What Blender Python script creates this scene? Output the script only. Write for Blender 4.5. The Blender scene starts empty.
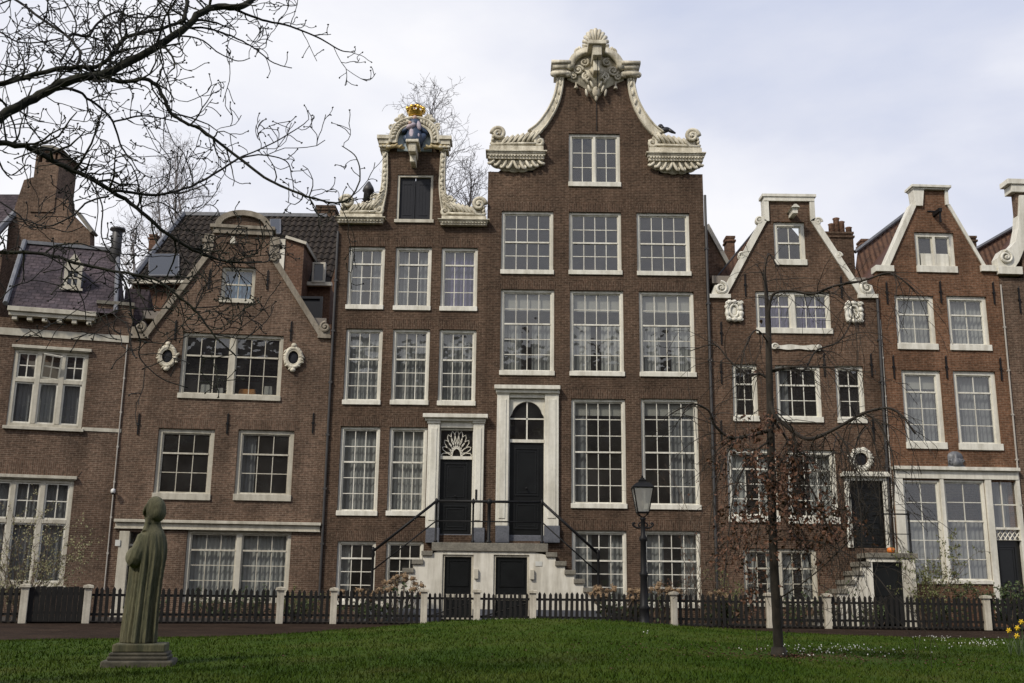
SUN_ELEV, SUN_AZIM, SUN_E, SUN_ANG, EXPOSURE = 42, -138, 2.5, 6, 0.28
import bpy, bmesh, math, random
import numpy as np
from mathutils import Vector, Matrix, noise
from mathutils.geometry import tessellate_polygon
C = bpy.context.scene
COL = C.collection
PI = math.pi
R = math.radians
rng = random.Random(7)

# ------------------------------------------------------------------ camera
FPX, EYE, ROLL = 1060.0, 1.07, 0.012
TH = math.atan((590 - 341.5) / FPX)
CAMR = Matrix.Rotation(PI / 2 + TH, 3, 'X') @ Matrix.Rotation(ROLL, 3, 'Z')
cd = bpy.data.cameras.new('camera'); cam = bpy.data.objects.new('camera', cd); COL.objects.link(cam)
cd.sensor_width = 36; cd.lens = FPX * 36 / 1024; cd.clip_end = 2000; cd.clip_start = .05
cam.matrix_world = Matrix.Translation((0, 0, EYE)) @ CAMR.to_4x4()
C.camera = cam

def ray(px, py):
    return CAMR @ Vector(((px - 512) / FPX, (341.5 - py) / FPX, -1))
def at(px, py, Y):
    d = ray(px, py); t = Y / d.y
    return Vector((d.x * t, Y, EYE + d.z * t))

# ------------------------------------------------------------------ objects
def tag(o, label=None, cat=None, group=None, kind=None):
    if label: o['label'] = label
    if cat: o['category'] = cat
    if group: o['group'] = group
    if kind: o['kind'] = kind
    return o
def thing(name, label, cat, loc=(0, 0, 0), rotz=0, group=None):
    o = bpy.data.objects.new(name, None); COL.objects.link(o)
    o.location = loc; o.rotation_euler = (0, 0, rotz); o.empty_display_size = .2
    return tag(o, label, cat, group)
def copy_tree(o, parent=None):
    c = o.copy(); COL.objects.link(c)
    if parent: c.parent = parent
    for ch in o.children: copy_tree(ch, c)
    return c

class MB:
    def __init__(s): s.v = []; s.f = []
    def add(s, vs, fs):
        n = len(s.v); s.v += [tuple(v) for v in vs]; s.f += [tuple(i + n for i in f) for f in fs]; return s
    def box(s, x0, x1, y0, y1, z0, z1):
        return s.add([(x0,y0,z0),(x1,y0,z0),(x1,y1,z0),(x0,y1,z0),(x0,y0,z1),(x1,y0,z1),(x1,y1,z1),(x0,y1,z1)],
                     [(0,3,2,1),(4,5,6,7),(0,1,5,4),(1,2,6,5),(2,3,7,6),(3,0,4,7)])
    def prism(s, poly, y0, y1, holes=()):
        """poly / holes in (u, v); extruded from y0 (front) to y1"""
        loops = [list(poly)] + [list(h) for h in holes]
        tri = tessellate_polygon([[Vector((p[0], p[1], 0)) for p in l] for l in loops])
        flat = [p for l in loops for p in l]; n = len(flat)
        vs = [(p[0], y0, p[1]) for p in flat] + [(p[0], y1, p[1]) for p in flat]
        fs = []
        for t in tri:
            fs.append(tuple(t)); fs.append(tuple(i + n for i in reversed(t)))
        k = 0
        for l in loops:
            m = len(l)
            for i in range(m):
                a, b = k + i, k + (i + 1) % m
                fs.append((a, b, b + n, a + n))
            k += m
        return s.add(vs, fs)
    def tube(s, pts, rad, n=6, cap=True):
        pts = [Vector(p) for p in pts]
        if not hasattr(rad, '__len__'): rad = [rad] * len(pts)
        vs = []; fs = []; ref = None
        for i, p in enumerate(pts):
            d = pts[min(i + 1, len(pts) - 1)] - pts[max(i - 1, 0)]
            if d.length < 1e-9: d = Vector((0, 0, 1))
            d.normalize()
            if ref is None:
                ref = Vector((0, 0, 1)) if abs(d.z) < .9 else Vector((1, 0, 0))
            a = d.cross(ref)
            if a.length < 1e-4: a = d.cross(Vector((.3, .8, .5)))
            a.normalize(); b = a.cross(d).normalized(); ref = b
            for k in range(n):
                t = 2 * PI * k / n
                vs.append(p + (a * math.cos(t) + b * math.sin(t)) * rad[i])
        for i in range(len(pts) - 1):
            for k in range(n):
                k2 = (k + 1) % n
                fs.append((i*n+k, i*n+k2, (i+1)*n+k2, (i+1)*n+k))
        if cap:
            fs.append(tuple(reversed(range(n)))); m = (len(pts) - 1) * n
            fs.append(tuple(range(m, m + n)))
        return s.add(vs, fs)
    def lathe(s, prof, c=(0, 0, 0), n=16, sq=False):
        vs = []; fs = []
        for r, z in prof:
            for k in range(n):
                t = 2 * PI * (k + .5) / n
                vs.append((c[0] + r * math.cos(t), c[1] + r * math.sin(t), c[2] + z))
        for i in range(len(prof) - 1):
            for k in range(n):
                k2 = (k + 1) % n
                fs.append((i*n+k, i*n+k2, (i+1)*n+k2, (i+1)*n+k))
        fs.append(tuple(reversed(range(n)))); m = (len(prof) - 1) * n; fs.append(tuple(range(m, m + n)))
        return s.add(vs, fs)
    def ell(s, c, r, ang=0, nu=10, nv=6):
        """ellipsoid; ang turns it in the x-z plane"""
        vs = []; fs = []; ca, sa = math.cos(ang), math.sin(ang)
        for i in range(nv + 1):
            p = PI * i / nv
            for k in range(nu):
                t = 2 * PI * k / nu
                x, y, z = r[0]*math.cos(p), r[1]*math.sin(p)*math.cos(t), r[2]*math.sin(p)*math.sin(t)
                vs.append((c[0] + x*ca - z*sa, c[1] + y, c[2] + x*sa + z*ca))
        for i in range(nv):
            for k in range(nu):
                k2 = (k + 1) % nu
                fs.append((i*nu+k, i*nu+k2, (i+1)*nu+k2, (i+1)*nu+k))
        return s.add(vs, fs)
    def spiral(s, c, r, turns=1.6, tub=.04, y=-.1, start=0, hand=1, n=26):
        """volute: tube winding inwards in the x-z plane"""
        pts = []; rad = []
        for i in range(n + 1):
            t = i / n; a = start + hand * turns * 2 * PI * t; q = r * (1 - .85 * t)
            pts.append((c[0] + q*math.cos(a), y - .05*t, c[1] + q*math.sin(a))); rad.append(tub * (1 - .35*t))
        s.tube(pts, rad, 6); s.ell((c[0], y - .05, c[1]), (r*.2, r*.2, r*.2)); return s
    def build(s, name, m=None, parent=None, smooth=False, bevel=0, recalc=True):
        me = bpy.data.meshes.new(name); me.from_pydata(s.v, [], s.f)
        if recalc:
            bm = bmesh.new(); bm.from_mesh(me); bmesh.ops.recalc_face_normals(bm, faces=bm.faces); bm.to_mesh(me); bm.free()
        if smooth: me.polygons.foreach_set('use_smooth', [True] * len(me.polygons))
        me.update()
        o = bpy.data.objects.new(name, me); COL.objects.link(o)
        if m: me.materials.append(m)
        if parent: o.parent = parent
        if bevel:
            b = o.modifiers.new('bevel', 'BEVEL'); b.width = bevel; b.segments = 2; b.limit_method = 'ANGLE'; b.angle_limit = R(40)
        return o

# ------------------------------------------------------------------ materials
def new_mat(name):
    m = bpy.data.materials.new(name); m.use_nodes = True
    nt = m.node_tree; nt.nodes.clear()
    out = nt.nodes.new('ShaderNodeOutputMaterial'); p = nt.nodes.new('ShaderNodeBsdfPrincipled')
    nt.links.new(p.outputs[0], out.inputs[0])
    return m, nt, p, out
def N(nt, typ, **kw):
    n = nt.nodes.new(typ)
    for k, v in kw.items():
        if k in n.inputs: n.inputs[k].default_value = v
        else: setattr(n, k, v)
    return n
def ramp(nt, stops):
    r = nt.nodes.new('ShaderNodeValToRGB'); e = r.color_ramp.elements
    while len(e) < len(stops): e.new(.5)
    for i, (p, c) in enumerate(stops):
        e[i].position = p; e[i].color = (*c, 1) if len(c) == 3 else c
    return r
def mixc(nt, a, b, fac, mode='MIX'):
    n = nt.nodes.new('ShaderNodeMix'); n.data_type = 'RGBA'; n.blend_type = mode
    for i, v in ((0, fac), (6, a), (7, b)):
        if hasattr(v, 'links'): nt.links.new(v, n.inputs[i])
        elif i == 0: n.inputs[0].default_value = v
        else: n.inputs[i].default_value = (*v, 1)
    return n.outputs[2]
def plain(name, a, b=None, rough=.6, scale=6, bump=.0, metal=0, spec=.5, stretch=None, fine=None, fc=.28, streak=0):
    """two-tone noise-varied surface with a second, finer octave and optional bump"""
    m, nt, p, out = new_mat(name); L = nt.links.new
    b = b or tuple(x * .8 for x in a)
    tc = N(nt, 'ShaderNodeTexCoord'); vec = tc.outputs['Object']
    if stretch:
        mp = N(nt, 'ShaderNodeMapping'); mp.inputs['Scale'].default_value = stretch; L(vec, mp.inputs[0]); vec = mp.outputs[0]
    n1 = N(nt, 'ShaderNodeTexNoise', Scale=scale, Detail=5.0, Roughness=.62); L(vec, n1.inputs[0])
    r = ramp(nt, [(.32, a), (.7, b)]); L(n1.outputs[0], r.inputs[0])
    col = r.outputs[0]
    if fine:
        n2 = N(nt, 'ShaderNodeTexNoise', Scale=scale * fine, Detail=3.0); L(vec, n2.inputs[0])
        r2 = ramp(nt, [(.3, (1 - fc,) * 3), (.7, (1 + fc * .55,) * 3)]); L(n2.outputs[0], r2.inputs[0])
        col = mixc(nt, col, r2.outputs[0], 1, 'MULTIPLY')
    if streak:   # rain and soot runs
        mp = N(nt, 'ShaderNodeMapping'); mp.inputs['Scale'].default_value = (4.5, 4.5, .5); L(tc.outputs['Object'], mp.inputs[0])
        n4 = N(nt, 'ShaderNodeTexNoise', Scale=1.0, Detail=5.0, Roughness=.6); L(mp.outputs[0], n4.inputs[0])
        r4 = ramp(nt, [(.36, (1 - streak, 1 - streak * 1.05, 1 - streak * 1.15)), (.58, (1.0,) * 3)]); L(n4.outputs[0], r4.inputs[0])
        col = mixc(nt, col, r4.outputs[0], 1, 'MULTIPLY')
    L(col, p.inputs['Base Color'])
    p.inputs['Roughness'].default_value = rough; p.inputs['Metallic'].default_value = metal
    p.inputs['Specular IOR Level'].default_value = spec
    if bump:
        bp = N(nt, 'ShaderNodeBump', Strength=bump, Distance=.02); L(n1.outputs[0], bp.inputs['Height']); L(bp.outputs[0], p.inputs['Normal'])
    return m
def split(o, uc):
    """parts either side of x = uc become two mesh objects of the same name"""
    c = o.copy(); c.data = o.data.copy(); COL.objects.link(c)
    for ob, keep in ((o, lambda x: x < uc), (c, lambda x: x >= uc)):
        bm = bmesh.new(); bm.from_mesh(ob.data); bmesh.ops.delete(bm, geom=[f for f in bm.faces if not keep(f.calc_center_median().x)], context='FACES'); bm.to_mesh(ob.data); bm.free()
    return o
def brick(name, c1, c2, mortar, soldier=False, stain=.35, bw=.215, rh=.064, msz=.009, flat=False, var=.0):
    m, nt, p, out = new_mat(name); L = nt.links.new
    tc = N(nt, 'ShaderNodeTexCoord')
    sp = N(nt, 'ShaderNodeSeparateXYZ'); L(tc.outputs['Object'], sp.inputs[0])
    sn = N(nt, 'ShaderNodeSeparateXYZ'); L(tc.outputs['Normal'], sn.inputs[0])
    ab = N(nt, 'ShaderNodeMath', operation='ABSOLUTE'); L(sn.outputs[0], ab.inputs[0])
    gt = N(nt, 'ShaderNodeMath', operation='GREATER_THAN'); L(ab.outputs[0], gt.inputs[0]); gt.inputs[1].default_value = .7
    mx = N(nt, 'ShaderNodeMix'); L(gt.outputs[0], mx.inputs[0]); L(sp.outputs[0], mx.inputs[2]); L(sp.outputs[1], mx.inputs[3])
    cb = N(nt, 'ShaderNodeCombineXYZ')
    if flat: L(sp.outputs[0], cb.inputs[0]); L(sp.outputs[1], cb.inputs[1])
    elif soldier: L(sp.outputs[2], cb.inputs[0]); L(mx.outputs[0], cb.inputs[1])
    else: L(mx.outputs[0], cb.inputs[0]); L(sp.outputs[2], cb.inputs[1])
    # courses of old brick wander a little
    nw = N(nt, 'ShaderNodeTexNoise', Scale=1.3, Detail=2.0); L(tc.outputs['Object'], nw.inputs[0])
    vm = N(nt, 'ShaderNodeVectorMath', operation='MULTIPLY_ADD'); L(nw.outputs['Color'], vm.inputs[0])
    vm.inputs[1].default_value = (.03, .03, 0); L(cb.outputs[0], vm.inputs[2])
    bt = N(nt, 'ShaderNodeTexBrick', Scale=1.0); L(vm.outputs[0], bt.inputs['Vector'])
    bt.inputs['Brick Width'].default_value = bw; bt.inputs['Row Height'].default_value = rh
    bt.inputs['Mortar Size'].default_value = msz; bt.inputs['Mortar Smooth'].default_value = .3; bt.inputs['Bias'].default_value = -.1
    bt.inputs['Color1'].default_value = (*c1, 1); bt.inputs['Color2'].default_value = (*c2, 1); bt.inputs['Mortar'].default_value = (*mortar, 1)
    n1 = N(nt, 'ShaderNodeTexNoise', Scale=.55, Detail=6.0, Roughness=.65); L(tc.outputs['Object'], n1.inputs[0])
    r1 = ramp(nt, [(.3, (1 - stain,) * 3), (.72, (1 + stain * .6, 1 + stain * .52, 1 + stain * .45))]); L(n1.outputs[0], r1.inputs[0])
    n2 = N(nt, 'ShaderNodeTexNoise', Scale=9.0, Detail=3.0); L(tc.outputs['Object'], n2.inputs[0])
    r2 = ramp(nt, [(.3, (.66, .64, .62)), (.7, (1.3, 1.28, 1.26))]); L(n2.outputs[0], r2.inputs[0])
    # rain streaks
    mp = N(nt, 'ShaderNodeMapping'); mp.inputs['Scale'].default_value = (1.6, 1.6, .16); L(tc.outputs['Object'], mp.inputs[0])
    n3 = N(nt, 'ShaderNodeTexNoise', Scale=1.0, Detail=5.0); L(mp.outputs[0], n3.inputs[0])
    r3 = ramp(nt, [(.35, (.8, .79, .78)), (.62, (1.06,) * 3)]); L(n3.outputs[0], r3.inputs[0])
    c = mixc(nt, bt.outputs[0], r1.outputs[0], 1, 'MULTIPLY'); c = mixc(nt, c, r2.outputs[0], 1, 'MULTIPLY'); c = mixc(nt, c, r3.outputs[0], 1, 'MULTIPLY')
    L(c, p.inputs['Base Color']); p.inputs['Roughness'].default_value = .88; p.inputs['Specular IOR Level'].default_value = .05 if flat else .12
    bp = N(nt, 'ShaderNodeBump', Strength=.5, Distance=.008, invert=True); L(bt.outputs['Fac'], bp.inputs['Height']); L(bp.outputs[0], p.inputs['Normal'])
    return m
def glass_mat(name):
    m, nt, p, out = new_mat(name); L = nt.links.new
    nt.nodes.remove(p)
    tr = N(nt, 'ShaderNodeBsdfTransparent'); tr.inputs[0].default_value = (.86, .89, .88, 1)
    gl = N(nt, 'ShaderNodeBsdfGlossy'); gl.inputs['Roughness'].default_value = .015; gl.inputs['Color'].default_value = (1, 1, 1, 1)
    lw_ = N(nt, 'ShaderNodeLayerWeight', Blend=.5); pw = N(nt, 'ShaderNodeMath', operation='POWER'); L(lw_.outputs['Facing'], pw.inputs[0]); pw.inputs[1].default_value = 5
    fr = N(nt, 'ShaderNodeMath', operation='MULTIPLY_ADD'); L(pw.outputs[0], fr.inputs[0]); fr.inputs[1].default_value = .9; fr.inputs[2].default_value = .10   # two faces of a pane, alike from both sides
    mx = N(nt, 'ShaderNodeMixShader'); L(fr.outputs[0], mx.inputs[0]); L(tr.outputs[0], mx.inputs[1]); L(gl.outputs[0], mx.inputs[2])
    tc = N(nt, 'ShaderNodeTexCoord'); n1 = N(nt, 'ShaderNodeTexNoise', Scale=2.6, Detail=1.5); L(tc.outputs['Object'], n1.inputs[0])
    bp = N(nt, 'ShaderNodeBump', Strength=.55, Distance=.02); L(n1.outputs[0], bp.inputs['Height'])
    L(bp.outputs[0], gl.inputs['Normal'])
    df = N(nt, 'ShaderNodeBsdfDiffuse'); df.inputs[0].default_value = (.5, .49, .46, 1)      # dust film whose pale colour also stands in for room light
    n2 = N(nt, 'ShaderNodeTexNoise', Scale=1.1, Detail=3.0); L(tc.outputs['Object'], n2.inputs[0]); rd = ramp(nt, [(.3, (.012,) * 3), (.75, (.055,) * 3)]); L(n2.outputs[0], rd.inputs[0])
    m2 = N(nt, 'ShaderNodeMixShader'); L(rd.outputs[0], m2.inputs[0]); L(mx.outputs[0], m2.inputs[1]); L(df.outputs[0], m2.inputs[2]); L(m2.outputs[0], out.inputs[0])
    return m
def cloth_mat(name, a):
    m, nt, p, out = new_mat(name); L = nt.links.new
    p.inputs['Base Color'].default_value = (*a, 1); p.inputs['Roughness'].default_value = .9
    tl = N(nt, 'ShaderNodeBsdfTranslucent'); tl.inputs[0].default_value = (*a, 1)
    mx = N(nt, 'ShaderNodeMixShader'); mx.inputs[0].default_value = .3
    L(p.outputs[0], mx.inputs[1]); L(tl.outputs[0], mx.inputs[2]); L(mx.outputs[0], out.inputs[0])
    return m

M = {}
M['brick_dark'] = brick('dark brown brick', (0.097, 0.062, 0.043), (0.057, 0.038, 0.026), (0.161, 0.123, 0.093), stain=.42)
M['brick_dark_arch'] = brick('dark brick arch', (0.096, 0.059, 0.041), (0.055, 0.037, 0.026), (0.161, 0.123, 0.093), soldier=True, stain=.25)
M['brick_grey'] = brick('grey brown brick', (0.153, 0.100, 0.072), (0.093, 0.063, 0.046), (0.225, 0.179, 0.138), stain=.45)
M['brick_grey_arch'] = brick('grey brick arch', (0.147, 0.095, 0.068), (0.089, 0.060, 0.044), (0.171, 0.134, 0.102), soldier=True, stain=.25)
M['brick_red'] = brick('red brown brick', (0.131, 0.080, 0.054), (0.078, 0.048, 0.033), (0.180, 0.142, 0.109), stain=.45)
M['brick_orange'] = brick('orange brick', (0.178, 0.091, 0.053), (0.112, 0.059, 0.035), (0.209, 0.152, 0.110), stain=.42)
M['brick_rust'] = brick('rust brick', (0.164, 0.090, 0.060), (0.104, 0.059, 0.041), (0.203, 0.149, 0.112), stain=.42)
M['paving'] = brick('brown clinker paving', (.054, .036, .026), (.034, .024, .018), (.020, .016, .013), flat=True, bw=.2, rh=.07, stain=.4)
M['cream'] = plain('weathered cream sandstone paint', (.71, .66, .53), (.60, .55, .43), .7, 2.2, .15, fine=9, fc=.22, streak=.42)
M['muted'] = plain('dull sandstone trim', (.30, .26, .20), (.22, .19, .145), .8, 2.2, .15, fine=7, fc=.2, streak=.35)
M['white'] = plain('white painted timber', (.74, .715, .63), (.67, .645, .55), .5, 1.6, fine=6, fc=.08, streak=.24)
M['offwhite'] = plain('off white painted timber', (.56, .525, .43), (.47, .435, .35), .55, 1.8, fine=6, fc=.08, streak=.25)
M['plaster'] = plain('white washed plaster', (.72, .69, .60), (.60, .565, .48), .85, 1.1, .1, fine=5, fc=.06, streak=.3)
M['bluestone'] = plain('blue grey stone', (.115, .12, .138), (.085, .09, .105), .6, 4, fine=5)
M['stone'] = plain('weathered stone slab', (.22, .20, .16), (.13, .12, .095), .85, 3, .2, fine=7)
M['post'] = plain('cream post paint', (.56, .52, .42), (.44, .40, .32), .75, 3, fine=6, fc=.1, streak=.4)
M['door'] = plain('dark navy door paint', (.011, .012, .0125), (.007, .0075, .008), .3, 3, spec=.4)
M['black'] = plain('black painted iron', (.008, .008, .009), (.012, .012, .012), .5, 8, spec=.2)
M['picket'] = plain('black weathered timber', (.010, .010, .0095), (.022, .02, .018), .75, 5, stretch=(8, 8, 1), spec=.2)
M['dark_in'] = plain('dim room paint', (.24, .21, .18), (.16, .14, .12), .9, 1)
M['shutter'] = plain('dark grey timber shutter', (.016, .017, .022), (.011, .012, .015), .5, 4, spec=.25, stretch=(9, 9, .5))
M['slate'] = brick('purple grey slate', (.095, .078, .088), (.065, .056, .066), (.035, .03, .034), bw=.28, rh=.16, msz=.012, stain=.45)
M['pantile'] = plain('dark brown pantile', (.052, .042, .035), (.026, .022, .019), .92, 3, fine=6, spec=.12)
M['pantile_red'] = plain('dark red pantile', (.11, .048, .03), (.06, .03, .022), .75, 3, fine=6)
M['lead'] = plain('grey lead flashing', (.165, .168, .178), (.11, .113, .122), .5, 4, fine=4)
M['gutter'] = plain('dark downpipe', (.045, .042, .04), (.03, .028, .027), .5, 3)
M['pipe_light'] = plain('pale pipe paint', (.42, .39, .34), (.34, .31, .27), .55, 3)
M['gold'] = plain('gilded metal', (.75, .48, .10), (.55, .33, .06), .3, 6, metal=.9)
M['gold_leaf'] = plain('gold leaf on stone', (.42, .34, .17), (.34, .26, .13), .5, 6)
M['blue_relief'] = plain('pale blue painted niche', (.40, .48, .52), (.33, .40, .44), .6, 5)
M['blue_robe'] = plain('blue painted robe', (.035, .06, .115), (.022, .035, .06), .5, 12)
M['white_robe'] = plain('white painted robe', (.5, .46, .50), (.34, .26, .30), .6, 7)
M['skin_paint'] = plain('flesh coloured paint', (.5, .33, .25), None, .5, 8)
M['glass'] = glass_mat('old window glass')
M['net'] = cloth_mat('white net curtain', (.36, .355, .345))
M['net_pale'] = cloth_mat('pale net curtain', (.46, .45, .43)); M['net_dim'] = cloth_mat('dim net curtain', (.29, .285, .275))
M['net_grey'] = cloth_mat('grey net curtain', (.22, .22, .225))
M['blue_cloth'] = cloth_mat('blue curtain', (.13, .24, .38))
M['purple_cloth'] = cloth_mat('violet curtain', (.15, .125, .25))
M['blind'] = cloth_mat('cream roller blind', (.42, .40, .36))
M['amber'] = cloth_mat('amber cloth', (.45, .2, .06))
M['bark'] = plain('mossy dark bark', (.020, .018, .014), (.012, .011, .009), .9, 14, .6, fine=4)
M['bark_moss'] = plain('bark with green moss', (.026, .027, .013), (.013, .012, .009), .95, 5, .6, fine=5)
M['bark_grey'] = plain('grey brown bark', (.032, .024, .015), (.017, .013, .009), .9, 9, .5, fine=4)
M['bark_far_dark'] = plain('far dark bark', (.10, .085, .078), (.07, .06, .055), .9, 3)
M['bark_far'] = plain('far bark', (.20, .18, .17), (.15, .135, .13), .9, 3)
M['copper'] = plain('dry copper beech leaf', (.135, .058, .026), (.06, .027, .014), .7, 40)
M['hydrangea'] = plain('dried hydrangea head', (.27, .185, .105), (.16, .105, .06), .9, 20)
M['leaf'] = plain('shrub leaf', (.055, .085, .022), (.035, .055, .016), .6, 9)
M['bud'] = plain('pale opening bud', (.30, .28, .14), (.2, .19, .09), .6, 9)
M['leaf_pale'] = plain('yellow green leaf', (.15, .16, .05), (.095, .105, .034), .6, 9)
M['twig'] = plain('brown twig', (.14, .10, .068), (.09, .065, .045), .9, 20)
M['soil'] = plain('garden soil', (.035, .027, .02), (.022, .017, .013), .95, 8, .5, fine=5)
M['moss_stone'] = plain('statue stone green with algae', (.150, .138, .078), (.055, .058, .030), .95, 5, .35, stretch=(2.6, 2.6, .4), fine=8, fc=.42, streak=.35)
M['moss_base'] = plain('mossy plinth stone', (.10, .088, .062), (.045, .042, .03), .95, 5, .4, fine=6)
M['pumpkin'] = plain('orange pumpkin skin', (.62, .17, .02), (.5, .12, .015), .45, 5)
M['yellow'] = plain('daffodil yellow', (.75, .55, .02), (.7, .42, .01), .6, 6)
M['petal'] = plain('white petal', (.7, .7, .66), None, .7, 6)
M['bird'] = plain('dark plumage', (.02, .02, .023), (.012, .012, .014), .5, 30)
M['plastic'] = plain('white plastic housing', (.7, .7, .68), None, .4, 4)
M['number_plate'] = plain('pale enamel plate', (.6, .6, .55), None, .35, 4)
# ------------------------------------------------------------------ houses
class House:
    """local frame: x along the facade, y into the house (facade face at 0), z up"""
    def __init__(s, name, label, ox, oy, yaw, brickm, archm, cat='house', group=None):
        s.o = Vector((ox, oy, 0)); s.yaw = yaw; s.d = Vector((math.cos(yaw), math.sin(yaw), 0)); s.n = Vector((-s.d.y, s.d.x, 0))
        s.root = thing(name, label, cat, (ox, oy, 0), yaw, group); s.b = M[brickm]; s.a = M[archm] if archm else None
        s.holes = []
    def uv(s, px, py, y=0):
        d = ray(px, py); o = s.o + s.n * y
        t = (o - Vector((0, 0, EYE))).dot(s.n) / d.dot(s.n)
        p = Vector((0, 0, EYE)) + d * t
        return ((p - o).dot(s.d), p.z)
    def rect(s, x0, y0, x1, y1):
        xm, ym = (x0 + x1) / 2, (y0 + y1) / 2
        return s.uv(x0, ym)[0], s.uv(x1, ym)[0], s.uv(xm, y1)[1], s.uv(xm, y0)[1]
    def world(s, u, y, v): return s.o + s.d * u + s.n * y + Vector((0, 0, v))
    def wall(s, outline, t=.3, name='wall'):
        hs = [[(a, c), (b, c), (b, d), (a, d)] for a, b, c, d in s.holes]
        return MB().prism(outline, 0, t, hs).build(name, s.b, s.root)
    def shell(s, W, eave, depth, floors, u0=0):
        """party walls, back wall and floors, so that the rooms behind the panes are real and dim"""
        mb = MB()
        mb.box(u0 + .012, u0 + .24, .31, depth, 0, eave); mb.box(W - .24, W - .012, .31, depth, 0, eave)
        mb.box(u0 + .25, W - .25, depth - .25, depth, 0, eave)
        mb.build('party_wall', s.b, s.root)
        f = MB()
        for z in floors: f.box(u0 + .26, W - .26, .32, depth - .27, z - .28, z)
        f.box(u0 + .26, W - .26, 5.0, 5.12, .02, eave - .3)
        f.build('floor_slab', M['dark_in'], s.root)
    def roof(s, u0, u1, eave, ridge, y0, y1, m, over=.0, name='roof'):
        um = (u0 + u1) / 2; mb = MB()
        for a in (u0 - over, u1 + over):
            mb.add([(a, y0, eave), (a, y1, eave), (um, y1, ridge), (um, y0, ridge), (a, y0, eave + .16), (a, y1, eave + .16), (um, y1, ridge + .16), (um, y0, ridge + .16)],
                   [(0,1,2,3), (4,7,6,5), (0,4,5,1), (3,2,6,7), (0,3,7,4), (1,5,6,2)])
        return mb.build(name, m, s.root)

def ring(mb, u0, u1, v0, v1, w, y0, y1, wb=None):
    wb = w if wb is None else wb
    mb.box(u0, u0 + w, y0, y1, v0, v1); mb.box(u1 - w, u1, y0, y1, v0, v1)
    mb.box(u0 + w, u1 - w, y0 + .001, y1, v1 - w, v1); mb.box(u0 + w, u1 - w, y0 + .001, y1, v0, v0 + wb)

def folds(u0, u1, v0, v1, y, amp=.03, wave=.16, seed=0, n=None):
    n = n or max(6, int((u1 - u0) / .025)); r = random.Random(seed); ph = r.uniform(0, 6)
    vs = []; fs = []
    for i in range(n + 1):
        u = u0 + (u1 - u0) * i / n
        q = amp * math.sin(2 * PI * u / wave + ph + .8 * math.sin(3 * u + ph))
        vs += [(u, y + q * .5, v1), (u, y + q, (v0 + v1) / 2), (u, y + q * 1.3, v0)]
    for i in range(n):
        for k in range(2): fs.append((3*i+k, 3*i+3+k, 3*i+4+k, 3*i+1+k))
    return vs, fs

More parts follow.
